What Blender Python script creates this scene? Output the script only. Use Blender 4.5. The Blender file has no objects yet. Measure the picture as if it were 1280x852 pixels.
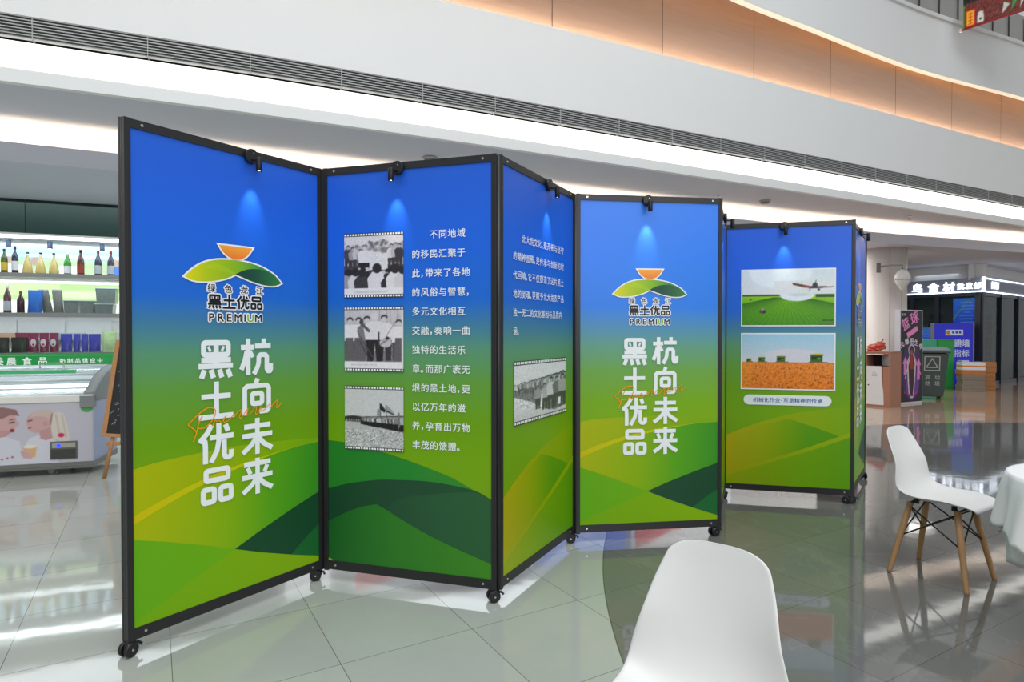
import bpy, math, random
import numpy as np
from mathutils import Vector, Matrix
from mathutils.geometry import tessellate_polygon
random.seed(7); RNG = np.random.RandomState(5)
SC = bpy.context.scene
COL = SC.collection
R = math.radians
def lin(c):
    o = []
    for v in c[:3]:
        v = v / 255.0
        o.append(v / 12.92 if v <= 0.04045 else ((v + 0.055) / 1.055) ** 2.4)
    return (*o, 1.0)

# ---------------------------------------------------------------- camera, sky, big lights, exposure
CAMH = 1.362
cd = bpy.data.cameras.new('camera'); cam = bpy.data.objects.new('camera', cd); COL.objects.link(cam)
cam.location = (0, 0, CAMH); cam.rotation_euler = (R(90) - 0.0133, 0, 0)
cd.sensor_width = 36.0; cd.lens = 768.9 / 1280 * 36.0; cd.clip_start = 0.02; cd.clip_end = 200
SC.camera = cam
SC.view_settings.view_transform = 'Standard'; SC.view_settings.look = 'None'
SC.view_settings.gamma = 1.0; SC.view_settings.use_curve_mapping = False
SC.view_settings.exposure = 0.0
W = bpy.data.worlds.new('atrium_sky'); SC.world = W; W.use_nodes = True
bg = W.node_tree.nodes['Background']; bg.inputs[0].default_value = (0.93, 0.97, 1.0, 1); bg.inputs[1].default_value = 0.50
def area(name, loc, rot, sx, sy, power, col=(1, 1, 1)):
    l = bpy.data.lights.new(name, 'AREA'); l.shape = 'RECTANGLE'; l.size = sx; l.size_y = sy; l.energy = power; l.color = col
    o = bpy.data.objects.new(name, l); COL.objects.link(o); o.location = loc; o.rotation_euler = rot
    return o
area('skylight', (1.0, -1.5, 12.0), (R(12), 0, R(-6)), 12, 10, 1150, (0.95, 0.98, 1.0))
area('added_rear_fill', (4.6, -6.5, 3.4), (R(82), 0, R(28)), 4.5, 4.0, 250, (0.97, 0.99, 1.0))  # fill light added behind the camera to put sheen on the panels

area('added_shop_fill', (-3.0, 9.0, 3.06), (0, 0, R(22)), 9.0, 1.0, 80, (0.88, 0.94, 1.0))  # fill light added below the ceiling to brighten floor and soffit by bounce
area('added_corridor_fill', (6.2, 13.0, 3.06), (0, 0, R(22)), 7.0, 1.0, 90, (1.0, 0.96, 0.92))  # another added fill light, over the right-hand corridor, no fitting there

# ---------------------------------------------------------------- materials
MATS = {}
def mat(name, col=(200, 200, 200), rough=0.5, spec=0.5, metal=0.0, emit=None, es=1.0, var=0.05, vscale=30.0, trans=0.0, alpha=1.0, coat=0.0, raw=None):
    if name in MATS: return MATS[name]
    m = bpy.data.materials.new(name); m.use_nodes = True; nt = m.node_tree
    b = nt.nodes['Principled BSDF']
    c = raw if raw else lin(col)
    b.inputs['Roughness'].default_value = rough; b.inputs['Specular IOR Level'].default_value = spec
    b.inputs['Metallic'].default_value = metal
    b.inputs['Coat Weight'].default_value = coat
    b.inputs['Transmission Weight'].default_value = trans
    b.inputs['Alpha'].default_value = alpha
    if var > 0:
        tc = nt.nodes.new('ShaderNodeTexCoord'); n = nt.nodes.new('ShaderNodeTexNoise'); n.inputs['Scale'].default_value = vscale
        n.inputs['Detail'].default_value = 3
        nt.links.new(tc.outputs['Object'], n.inputs['Vector'])
        mx = nt.nodes.new('ShaderNodeMix'); mx.data_type = 'RGBA'
        mx.inputs[6].default_value = tuple(v * (1 - var) for v in c[:3]) + (1,)
        mx.inputs[7].default_value = tuple(min(1, v * (1 + var)) for v in c[:3]) + (1,)
        nt.links.new(n.outputs['Fac'], mx.inputs[0]); nt.links.new(mx.outputs[2], b.inputs['Base Color'])
    else:
        b.inputs['Base Color'].default_value = c
    if emit:
        b.inputs['Emission Color'].default_value = lin(emit); b.inputs['Emission Strength'].default_value = es
    MATS[name] = m
    return m
INKR, INKS = 0.34, 0.28
def gradmat(name, stops, axis=(0, 0, 1), length=2.3, rough=INKR, spec=INKS):
    """printed colour gradient along a local axis; stops = [(position in metres, sRGB)]"""
    if name in MATS: return MATS[name]
    m = bpy.data.materials.new(name); m.use_nodes = True; nt = m.node_tree; b = nt.nodes['Principled BSDF']
    b.inputs['Roughness'].default_value = rough; b.inputs['Specular IOR Level'].default_value = spec
    tc = nt.nodes.new('ShaderNodeTexCoord'); d = nt.nodes.new('ShaderNodeVectorMath'); d.operation = 'DOT_PRODUCT'
    d.inputs[1].default_value = tuple(a / length for a in axis)
    nt.links.new(tc.outputs['Object'], d.inputs[0])
    r = nt.nodes.new('ShaderNodeValToRGB'); el = r.color_ramp.elements
    stops = sorted(stops)
    while len(el) < len(stops): el.new(0.5)
    for e, (p, c) in zip(el, stops):
        pass
    for i, (p, c) in enumerate(stops):
        el[i].position = max(0, min(1, p / length)); el[i].color = INK(c)
    nt.links.new(d.outputs['Value'], r.inputs[0]); nt.links.new(r.outputs[0], b.inputs['Base Color'])
    MATS[name] = m
    return m
def INK(c, k=1.12):
    l = lin(c); return tuple(min(0.95, v * k) for v in l[:3]) + (1,)
def ink(name, c):
    return mat('ink ' + name, rough=INKR, spec=INKS, raw=INK(c), var=0.02, vscale=60)
def attrmat():
    if 'photo print' in MATS: return MATS['photo print']
    m = bpy.data.materials.new('photo print'); m.use_nodes = True; nt = m.node_tree; b = nt.nodes['Principled BSDF']
    b.inputs['Roughness'].default_value = INKR; b.inputs['Specular IOR Level'].default_value = INKS
    a = nt.nodes.new('ShaderNodeAttribute'); a.attribute_name = 'print'
    nt.links.new(a.outputs['Color'], b.inputs['Base Color']); MATS['photo print'] = m
    return m

def attrmat_e(es):
    k = f'glowing picture {es}'
    if k in MATS: return MATS[k]
    m = attrmat().copy(); m.name = k; nt = m.node_tree; bs_ = nt.nodes['Principled BSDF']; a = [q for q in nt.nodes if q.type == 'ATTRIBUTE'][0]
    nt.links.new(a.outputs['Color'], bs_.inputs['Emission Color']); bs_.inputs['Emission Strength'].default_value = es; MATS[k] = m
    return m

# ---------------------------------------------------------------- mesh helpers
class MB:
    def __init__(s): s.v = []; s.f = []; s.m = []; s.sm = []; s.mats = []; s.cur = 0
    def use(s, m):
        if m not in s.mats: s.mats.append(m)
        s.cur = s.mats.index(m); return s
    def face(s, idx, smooth=False): s.f.append(idx); s.m.append(s.cur); s.sm.append(smooth)
    def poly(s, pts, smooth=False):
        n = len(s.v); s.v += [tuple(p) for p in pts]
        s.face(list(range(n, n + len(pts))), smooth)
    def cpoly(s, pts):
        """flat polygon that may be concave"""
        n = len(s.v); s.v += [tuple(p) for p in pts]
        for t in tessellate_polygon([[Vector(p) for p in pts]]): s.face([n + i for i in t])
    def box(s, x0, x1, y0, y1, z0, z1):
        n = len(s.v)
        s.v += [(x, y, z) for z in (z0, z1) for y in (y0, y1) for x in (x0, x1)]
        for q in ((0, 2, 3, 1), (4, 5, 7, 6), (0, 1, 5, 4), (2, 6, 7, 3), (0, 4, 6, 2), (1, 3, 7, 5)): s.face([n + i for i in q])
        return s
    def tube(s, pts, r, seg=10, caps=True):
        pts = [Vector(p) for p in pts]; rr = r if isinstance(r, (list, tuple)) else [r] * len(pts)
        n = len(s.v); up = None
        for i, p in enumerate(pts):
            t = (pts[min(i + 1, len(pts) - 1)] - pts[max(i - 1, 0)]).normalized()
            if up is None:
                up = Vector((0, 0, 1)) if abs(t.z) < 0.9 else Vector((1, 0, 0))
            a = t.cross(up).normalized(); up2 = a.cross(t).normalized(); up = up2
            for k in range(seg):
                w = 2 * math.pi * k / seg
                s.v.append(tuple(p + (a * math.cos(w) + up2 * math.sin(w)) * rr[i]))
        for i in range(len(pts) - 1):
            for k in range(seg):
                k2 = (k + 1) % seg
                s.face([n + i * seg + k, n + i * seg + k2, n + (i + 1) * seg + k2, n + (i + 1) * seg + k], True)
        if caps:
            s.face([n + k for k in range(seg)][::-1]); s.face([n + (len(pts) - 1) * seg + k for k in range(seg)])
        return s
    def lathe(s, prof, c=(0, 0, 0), seg=16):
        n = len(s.v)
        for (r, z) in prof:
            for k in range(seg):
                w = 2 * math.pi * k / seg
                s.v.append((c[0] + r * math.cos(w), c[1] + r * math.sin(w), c[2] + z))
        for i in range(len(prof) - 1):
            for k in range(seg):
                k2 = (k + 1) % seg
                s.face([n + i * seg + k, n + i * seg + k2, n + (i + 1) * seg + k2, n + (i + 1) * seg + k], True)
        s.face([n + k for k in range(seg)][::-1]); s.face([n + (len(prof) - 1) * seg + k for k in range(seg)])
        return s
    def build(s, name, m=None, parent=None, loc=(0, 0, 0), rz=0.0, bevel=0, solid=0, sub=0):
        me = bpy.data.meshes.new(name); me.from_pydata([tuple(map(float, v)) for v in s.v], [], s.f); me.update()
        mats = s.mats or [m]
        for x in mats: me.materials.append(x)
        me.polygons.foreach_set('material_index', s.m); me.polygons.foreach_set('use_smooth', s.sm)
        o = bpy.data.objects.new(name, me); COL.objects.link(o)
        o.location = loc; o.rotation_euler = (0, 0, rz)
        if parent: o.parent = parent
        if solid:
            md = o.modifiers.new('thickness', 'SOLIDIFY'); md.thickness = solid; md.offset = 0
        if sub:
            md = o.modifiers.new('smooth', 'SUBSURF'); md.levels = sub; md.render_levels = sub
        if bevel:
            md = o.modifiers.new('edge', 'BEVEL'); md.width = bevel; md.segments = 2; md.limit_method = 'ANGLE'; md.angle_limit = R(40)
        return o
def tag(o, label, cat=None, group=None, kind=None):
    o['label'] = label
    if cat: o['category'] = cat
    if group: o['group'] = group
    if kind: o['kind'] = kind
    return o
def thing(name, label, cat, loc=(0, 0, 0), rz=0.0, group=None):
    o = bpy.data.objects.new(name, None); COL.objects.link(o); o.location = loc; o.rotation_euler = (0, 0, rz)
    o.empty_display_size = 0.1
    return tag(o, label, cat, group)
def struct(o, label=None):
    o['kind'] = 'structure'
    if label: o['label'] = label
    return o
def spline(pts, n=8, closed=False):
    out = []; P = [np.array(p, float) for p in pts]; N = len(P)
    for i in range(N if closed else N - 1):
        p0 = P[i - 1] if (closed or i > 0) else 2 * P[0] - P[1]
        p1 = P[i]; p2 = P[(i + 1) % N]
        p3 = P[(i + 2) % N] if (closed or i + 2 < N) else 2 * p2 - p1
        for k in range(n):
            t = k / n
            out.append(0.5 * ((2 * p1) + (p2 - p0) * t + (2 * p0 - 5 * p1 + 4 * p2 - p3) * t * t + (3 * p1 - p0 - 3 * p2 + p3) * t ** 3))
    if not closed: out.append(P[-1])
    return [tuple(map(float, p)) for p in out]
# flat graphics live in a board's (x, z) plane, d = distance in front of the board face (towards -y)
def flat(b, pts, d): b.cpoly([(p[0], -d, p[1]) for p in pts])
def stroke(b, pts, w, d, dots=True):
    """a printed line of constant width"""
    pts = [np.array(p, float) for p in pts]
    if not hasattr(b, 'lift'): b.lift = 0.0
    for i in range(len(pts) - 1):
        b.lift += 6e-6; d_ = d + b.lift
        a, c = pts[i], pts[i + 1]; t = c - a; L = np.hypot(*t)
        if L < 1e-7: continue
        t /= L; nrm = np.array([-t[1], t[0]]) * w / 2
        q = [a + nrm, c + nrm, c - nrm, a - nrm]
        b.poly([(p[0], -d_, p[1]) for p in q])
        if i > 0 and dots:
            b.poly([(a[0] + w / 2 * math.cos(k * math.pi / 6), -d_ - 3e-6, a[1] + w / 2 * math.sin(k * math.pi / 6)) for k in range(12)])
_glyph = {}
def glyph(ch):
    if ch not in _glyph:
        c = bpy.data.curves.new('g', 'FONT'); c.body = ch; c.resolution_u = 3; c.fill_mode = 'FRONT'
        o = bpy.data.objects.new('g', c); COL.objects.link(o)
        dg = bpy.context.evaluated_depsgraph_get(); e = o.evaluated_get(dg); me = e.to_mesh()
        _glyph[ch] = ([tuple(v.co[:2]) for v in me.vertices], [list(p.vertices) for p in me.polygons])
        e.to_mesh_clear(); bpy.data.objects.remove(o); bpy.data.curves.remove(c)
    return _glyph[ch]
HALF = '，。·'
def put_glyph(b, ch, x, z, size, d, off=0.0, sx=1.0, rot=0.0):
    """one printed character; off thickens its strokes by that fraction of the size"""
    vs, fs = glyph(ch); c, s_ = math.cos(rot), math.sin(rot)
    if not hasattr(b, 'lift'): b.lift = 0.0
    if off <= 0: dirs = [(0, 0)]
    elif off < .05: dirs = [(-off, -off * .5), (off, -off * .5), (-off, off * .5), (off, off * .5)]
    else: dirs = [(off * math.cos(k * math.pi / 6), off * math.sin(k * math.pi / 6)) for k in range(12)] + [(0, 0)]
    for ox, oz in dirs:
        b.lift += 2e-6; n = len(b.v)
        for (u, v) in vs:
            u, v = (u * sx + ox) * size, (v + oz) * size
            b.v.append((x + u * c - v * s_, -d - b.lift, z + u * s_ + v * c))
        for f in fs: b.face([n + i for i in f])
def put_line(b, text, x, z, size, adv, d, off=0.0, half=0.5, **k):
    for ch in text:
        if ch == ' ': x += adv; continue
        dx = -0.06 * size if ch in '，。' else 0
        put_glyph(b, ch, x + dx, z, size, d, off, **k)
        x += adv * (half if ch in HALF else 1)
    return x

# ---------------------------------------------------------------- printed photographs: small hand-painted rasters
class Ras:
    def __init__(s, nx, ny, bgc=(255, 255, 255)):
        s.nx, s.ny = nx, ny
        s.X, s.Y = np.meshgrid((np.arange(nx) + .5) / nx, (np.arange(ny) + .5) / ny)
        s.asp = nx / ny; s.a = np.zeros((ny, nx, 3)) + np.array(bgc, float)
    def blend(s, m, c): s.a += np.clip(m, 0, 1)[..., None] * (np.array(c, float) - s.a); return s
    def ell(s, cx, cy, rx, ry, c, rot=0.0, k=1.0):
        dx, dy = (s.X - cx), (s.Y - cy); co, si = math.cos(rot), math.sin(rot)
        u = (dx * co + dy * si) / rx; v = (-dx * si + dy * co) / ry
        q = np.sqrt(u * u + v * v) - 1
        return s.blend((0.5 - q * min(rx * s.nx, ry * s.ny) / 1.2) * k, c)
    def rect(s, x0, x1, y0, y1, c, k=1.0):
        e = 0.5 / s.nx; f = 0.5 / s.ny
        m = np.clip((s.X - x0) / e / 2 + .5, 0, 1) * np.clip((x1 - s.X) / e / 2 + .5, 0, 1) * np.clip((s.Y - y0) / f / 2 + .5, 0, 1) * np.clip((y1 - s.Y) / f / 2 + .5, 0, 1)
        return s.blend(m * k, c)
    def poly(s, pts, c, k=1.0):
        acc = np.zeros_like(s.X); o = 0
        for ox in (-.25, .25):
            for oy in (-.25, .25):
                X = s.X + ox / s.nx; Y = s.Y + oy / s.ny; ins = np.zeros(X.shape, bool)
                for i in range(len(pts)):
                    (x1, y1), (x2, y2) = pts[i - 1], pts[i]
                    if y1 == y2: continue
                    ins ^= ((y1 > Y) != (y2 > Y)) & (X < (x2 - x1) * (Y - y1) / (y2 - y1) + x1)
                acc += ins
        return s.blend(acc / 4 * k, c)
    def line(s, x1, y1, x2, y2, w, c, k=1.0):
        ax, ay = (s.X - x1) * s.asp, (s.Y - y1); bx, by = (x2 - x1) * s.asp, y2 - y1
        t = np.clip((ax * bx + ay * by) / (bx * bx + by * by + 1e-9), 0, 1)
        q = np.hypot(ax - bx * t, ay - by * t)
        return s.blend((0.5 + (w / 2 - q) * s.ny / 1.0) * k, c)
    def grad(s, y0, c0, y1, c1):
        t = np.clip((s.Y - y0) / (y1 - y0), 0, 1)[..., None]; m = ((s.Y >= y0) & (s.Y <= y1))
        col = np.array(c0) * (1 - t) + np.array(c1) * t
        s.a[m] = col[m]; return s
    def noise(s, amp, x0=0, x1=1, y0=0, y1=1, cell=1):
        m = ((s.X >= x0) & (s.X <= x1) & (s.Y >= y0) & (s.Y <= y1))
        n = RNG.randn(s.ny // cell + 2, s.nx // cell + 2); n = np.repeat(np.repeat(n, cell, 0), cell, 1)[:s.ny, :s.nx]
        s.a += (n * amp * m)[..., None]; return s
    def man(s, x, y, h, shirt, trou, head, face=None, w=1.0):
        """a small standing figure, feet at y"""
        a = w * h / s.asp
        s.poly([(x - .13 * a, y), (x - .15 * a, y + .5 * h), (x + .15 * a, y + .5 * h), (x + .13 * a, y), (x + .03 * a, y), (x, y + .38 * h), (x - .03 * a, y)], trou)
        s.poly([(x - .16 * a, y + .45 * h), (x - .2 * a, y + .74 * h), (x - .1 * a, y + .84 * h), (x + .1 * a, y + .84 * h), (x + .2 * a, y + .74 * h), (x + .16 * a, y + .45 * h)], shirt)
        s.ell(x, y + .955 * h, .068 * a, .06 * h, head); s.ell(x, y + .905 * h, .055 * a, .062 * h, face or head)
    def seat(s, x, y, h, shirt, head):
        """a seated figure from behind"""
        a = h / s.asp
        s.poly([(x - .36 * a, y), (x - .4 * a, y + .4 * h), (x - .2 * a, y + .66 * h), (x + .2 * a, y + .66 * h), (x + .4 * a, y + .4 * h), (x + .36 * a, y)], shirt)
        s.ell(x, y + .8 * h, .19 * a, .2 * h, head)
    def build(s, name, parent, x0, x1, z0, z1, d, k=1.12, m=None, extra=None):
        c = np.clip(s.a / 255.0, 0, 1); l = np.where(c <= .04045, c / 12.92, ((c + .055) / 1.055) ** 2.4) * k
        l = np.clip(l, 0, .95)
        xs = np.linspace(x0, x1, s.nx); zs = np.linspace(z0, z1, s.ny)
        v = [(float(x), -d, float(z)) for z in zs for x in xs]
        f = [(j * s.nx + i, j * s.nx + i + 1, (j + 1) * s.nx + i + 1, (j + 1) * s.nx + i) for j in range(s.ny - 1) for i in range(s.nx - 1)]
        nb = len(v); nf = len(f)
        if extra:
            f += [[i + nb for i in q] for q in extra.f]; v += [tuple(map(float, q)) for q in extra.v]
        me = bpy.data.meshes.new(name); me.from_pydata(v, [], f); me.update()
        at = me.color_attributes.new('print', 'FLOAT_COLOR', 'POINT')
        buf = np.ones((len(v), 4), np.float32); buf[:nb, :3] = l.reshape(-1, 3); at.data.foreach_set('color', buf.ravel())
        me.materials.append(m or attrmat())
        if extra:
            for q in extra.mats: me.materials.append(q)
            me.polygons.foreach_set('material_index', [0] * nf + [q + 1 for q in extra.m])
        o = bpy.data.objects.new(name, me); COL.objects.link(o)
        if parent: o.parent = parent
        return o

# ================================================================ THE BUILDING
M_white = mat('white painted plaster', (236, 238, 238), 0.55, 0.3, var=0.015, vscale=3)
M_ceil = mat('ceiling paint', (208, 211, 222), 0.7, 0.2, var=0.015, vscale=2)
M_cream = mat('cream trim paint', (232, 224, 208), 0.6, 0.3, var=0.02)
M_black = mat('black aluminium', (34, 34, 35), 0.38, 0.5, var=0.12, vscale=80)
M_blackp = mat('black plastic', (24, 24, 25), 0.4, 0.5, var=0.1)
M_chrome = mat('bright steel', (205, 205, 205), 0.25, 0.5, metal=1.0, var=0.05)
M_shadowgap = mat('dark duct lining', (22, 22, 22), 0.8, 0.1, var=0.1)

def floor_material():
    m = bpy.data.materials.new('polished marble tiles'); m.use_nodes = True; nt = m.node_tree; N = nt.nodes.new; Lk = nt.links.new
    b = nt.nodes['Principled BSDF']
    geo = N('ShaderNodeTexCoord')
    mp = N('ShaderNodeMapping'); mp.vector_type = 'TEXTURE'; mp.inputs['Rotation'].default_value = (0, 0, R(30.3))
    Lk(geo.outputs['Object'], mp.inputs['Vector'])
    sep = N('ShaderNodeSeparateXYZ'); Lk(mp.outputs[0], sep.inputs[0])
    def M(op, a, bb=None, c=None):
        n = N('ShaderNodeMath'); n.operation = op
        for i, q in enumerate((a, bb, c)):
            if q is None: continue
            if isinstance(q, (int, float)): n.inputs[i].default_value = q
            else: Lk(q, n.inputs[i])
        return n.outputs[0]
    def seam(o, ph):
        q = M('MODULO', M('ADD', o, 60.0 - ph), 0.601)
        q = M('ABSOLUTE', M('SUBTRACT', q, 0.3005))
        return M('GREATER_THAN', q, 0.3005 - 0.0016)
    # phases chosen so that the joints run where the floor's joints run
    line = M('MAXIMUM', seam(sep.outputs[0], 0.560 - 0.0), seam(sep.outputs[1], 0.018))
    # id of each tile
    idx = M('FLOOR', M('DIVIDE', M('ADD', sep.outputs[0], 60.0 - 0.56), 0.601)); idy = M('FLOOR', M('DIVIDE', M('ADD', sep.outputs[1], 60.0 - 0.018), 0.601))
    cmb = N('ShaderNodeCombineXYZ'); Lk(idx, cmb.inputs[0]); Lk(idy, cmb.inputs[1])
    wn = N('ShaderNodeTexWhiteNoise'); Lk(cmb.outputs[0], wn.inputs['Vector'])
    # veins differ from tile to tile
    off = N('ShaderNodeVectorMath'); off.operation = 'MULTIPLY_ADD'; Lk(wn.outputs['Color'], off.inputs[0]); off.inputs[1].default_value = (9, 9, 9); Lk(mp.outputs[0], off.inputs[2])
    n1 = N('ShaderNodeTexNoise'); n1.inputs['Scale'].default_value = 2.2; n1.inputs['Detail'].default_value = 7; n1.inputs['Distortion'].default_value = 1.2; Lk(off.outputs[0], n1.inputs['Vector'])
    vein = M('SUBTRACT', 1.0, M('MULTIPLY', M('ABSOLUTE', M('SUBTRACT', n1.outputs['Fac'], 0.5)), 60.0)); vein = M('MAXIMUM', vein, 0.0)
    n2 = N('ShaderNodeTexNoise'); n2.inputs['Scale'].default_value = 1.3; n2.inputs['Detail'].default_value = 5; Lk(off.outputs[0], n2.inputs['Vector'])
    tone = M('ADD', M('MULTIPLY', n2.outputs['Fac'], 0.22), M('ADD', 0.84, M('MULTIPLY', wn.outputs['Value'], 0.06)))
    sp = N('ShaderNodeSeparateXYZ'); Lk(geo.outputs['Object'], sp.inputs[0])
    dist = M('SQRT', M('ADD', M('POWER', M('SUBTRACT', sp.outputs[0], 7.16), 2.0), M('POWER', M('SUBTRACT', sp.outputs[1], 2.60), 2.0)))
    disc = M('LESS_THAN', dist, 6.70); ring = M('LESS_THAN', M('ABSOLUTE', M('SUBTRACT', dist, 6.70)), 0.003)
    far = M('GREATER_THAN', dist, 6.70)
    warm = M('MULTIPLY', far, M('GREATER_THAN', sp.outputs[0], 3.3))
    def mix(f, a, c):
        n = N('ShaderNodeMix'); n.data_type = 'RGBA'
        if isinstance(f, (int, float)): n.inputs[0].default_value = f
        else: Lk(f, n.inputs[0])
        for i, q in ((6, a), (7, c)):
            if isinstance(q, tuple): n.inputs[i].default_value = q
            else: Lk(q, n.inputs[i])
        return n.outputs[2]
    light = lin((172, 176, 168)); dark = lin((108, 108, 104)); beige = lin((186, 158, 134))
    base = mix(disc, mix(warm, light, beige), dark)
    base = mix(M('MULTIPLY', vein, 0.05), base, lin((205, 205, 200)))
    sc = N('ShaderNodeVectorMath'); sc.operation = 'SCALE'; Lk(base, sc.inputs[0]); Lk(tone, sc.inputs['Scale'])
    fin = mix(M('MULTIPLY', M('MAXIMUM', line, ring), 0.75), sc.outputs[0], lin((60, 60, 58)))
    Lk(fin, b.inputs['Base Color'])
    b.inputs['Roughness'].default_value = 0.055; b.inputs['Specular IOR Level'].default_value = 0.62
    n3 = N('ShaderNodeTexNoise'); n3.inputs['Scale'].default_value = 7.0; n3.inputs['Detail'].default_value = 1; Lk(geo.outputs['Object'], n3.inputs['Vector'])
    bp = N('ShaderNodeBump'); bp.inputs['Strength'].default_value = 0.02; bp.inputs['Distance'].default_value = 0.02; Lk(n3.outputs['Fac'], bp.inputs['Height'])
    Lk(bp.outputs[0], b.inputs['Normal'])
    return m
b = MB(); b.box(-25, 30, -14, 32, -0.2, 0); struct(b.build('floor', floor_material()), 'polished marble tile floor with a large dark circle inlay')

FA = [(-13, 1.6), (-9, 3.32), (-4.377, 5.294), (-2.518, 6.086), (0, 7.261), (3.781, 9.121), (10.341, 12.46), (15, 14.83), (22, 18.4)]
def resample(pl, n):
    P = np.array(spline(pl, 10)); s = np.r_[0, np.cumsum(np.hypot(*np.diff(P, axis=0).T))]
    t = np.linspace(0, s[-1], n); return np.c_[np.interp(t, s, P[:, 0]), np.interp(t, s, P[:, 1])]
def offs(P, d):
    t = np.gradient(P, axis=0); t /= np.hypot(*t.T)[:, None]; return P + d * np.c_[-t[:, 1], t[:, 0]]
FP = resample(FA, 90)
def loft(b, prof, P=None, closed=True):
    """sweep a (depth behind the line, z) profile along a plan line"""
    P = FP if P is None else P; n0 = len(b.v); rows = []
    for (d, z) in prof:
        Q = offs(P, d); rows.append([(q[0], q[1], z) for q in Q])
    n = len(P)
    for r_ in rows: b.v += [tuple(map(float, q)) for q in r_]
    m = len(prof)
    for j in range(m if closed else m - 1):
        j2 = (j + 1) % m
        for i in range(n - 1): b.face([n0 + j * n + i, n0 + j * n + i + 1, n0 + j2 * n + i + 1, n0 + j2 * n + i])
    if closed:
        b.face([n0 + j * n for j in range(m)]); b.face([n0 + j * n + n - 1 for j in range(m)][::-1])
    return b
b = MB(); loft(b, [(0, 4.105), (0, 5.06), (0.09, 5.06), (0.09, 4.98), (0.14, 4.98), (0.14, 4.105)]); struct(b.build('wall_upper', M_white), 'white curved bulkhead between air grille and wood band')
b = MB(); loft(b, [(0, 3.52), (0, 3.64), (0.06, 3.655), (0.30, 3.655), (0.30, 3.54), (0.07, 3.54), (0.07, 3.52)]); struct(b.build('trim_1', M_white), 'white lip under the bright light strip')
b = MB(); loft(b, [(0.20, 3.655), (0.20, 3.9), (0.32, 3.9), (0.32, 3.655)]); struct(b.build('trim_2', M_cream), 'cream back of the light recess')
b = MB(); loft(b, [(0.14, 3.895), (0.14, 4.105), (0.32, 4.105), (0.32, 3.895)]); struct(b.build('trim_3', M_shadowgap), 'dark duct behind the grille')
b = MB(); loft(b, [(0.22, 5.0), (0.22, 6.4), (0.34, 6.4), (0.34, 5.0)])
def wood_material():
    m = mat('warm wood panel', (182, 152, 132), 0.45, 0.3, var=0.0); nt = m.node_tree; bs = nt.nodes['Principled BSDF']
    tc = nt.nodes.new('ShaderNodeTexCoord'); mp = nt.nodes.new('ShaderNodeMapping'); mp.inputs['Scale'].default_value = (1.2, 1.2, 22)
    n = nt.nodes.new('ShaderNodeTexNoise'); n.inputs['Scale'].default_value = 1.5; n.inputs['Detail'].default_value = 5
    r = nt.nodes.new('ShaderNodeMix'); r.data_type = 'RGBA'; r.inputs[6].default_value = lin((158, 132, 118)); r.inputs[7].default_value = lin((174, 148, 133))
    nt.links.new(tc.outputs['Object'], mp.inputs[0]); nt.links.new(mp.outputs[0], n.inputs['Vector']); nt.links.new(n.outputs['Fac'], r.inputs[0]); nt.links.new(r.outputs[2], bs.inputs['Base Color'])
    return m
M_wood = wood_material()
wall_wood = struct(b.build('wall_wood', M_wood), 'warm wood veneer band above the white bulkhead')
b = MB(); b.use(mat('wood seam', (84, 62, 50), 0.6))
Q = offs(FP, 0.218)
for i in range(30, 90, 4):
    p, q = Q[i], Q[i] + (Q[i + 1] - Q[i]) / np.hypot(*(Q[i + 1] - Q[i])) * 0.012 if i + 1 < 90 else Q[i]
    b.poly([(p[0], p[1], 5.0), (q[0], q[1], 5.0), (q[0], q[1], 6.3), (p[0], p[1], 6.3)])
b.build('seam', None, wall_wood)
# upper gallery parapet (a second, freer curve)
PBOT = [(-12, 1.1), (-7, 3.2), (-2.5, 5.2), (0.6, 6.95), (3.11, 8.55), (4.511, 9.36), (7.088, 10.82), (10.165, 12.2), (14.5, 14.2), (21, 17.4)]
PP = resample(PBOT, 90)
b = MB(); loft(b, [(0, 5.98), (0.01, 6.98), (0.10, 6.98), (0.10, 5.98)], PP); struct(b.build('wall_parapet', M_white), 'white curved gallery parapet at the top right')
b = MB(); loft(b, [(-0.03, 6.98), (-0.04, 7.03), (0.0, 7.07), (0.1, 7.07), (0.16, 7.03), (0.16, 6.98)], PP); struct(b.build('trim_4', M_white), 'rounded coping of the parapet')
# gallery behind the parapet
b = MB(); loft(b, [(0.11, 6.32), (0.11, 6.42), (5.0, 6.42), (5.0, 6.32)], PP); struct(b.build('floor', M_ceil), 'upper gallery floor slab')
M_gal = mat('grey gallery shopfront', (178, 176, 172), 0.6, 0.3, var=0.1, vscale=2)
b = MB(); loft(b, [(3.2, 6.42), (3.2, 10.5), (3.4, 10.5), (3.4, 6.42)], PP); wg = struct(b.build('wall_gallery', M_gal), 'grey shopfronts on the upper gallery')
b = MB()
Q = offs(PP, 3.17)
for i in range(30, 88, 2):
    p = Q[i]; b.box(p[0] - .012, p[0] + .012, p[1] - .012, p[1] + .012, 6.42, 10.4)
    for z in (8.05, 8.6, 9.2): b.tube([(p[0], p[1], z), tuple(.6 * p + .4 * Q[i + 1]) + (z,)], 0.014, 6)
b.build('mullion', mat('dark mullion', (62, 60, 60), 0.5), wg)
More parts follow.
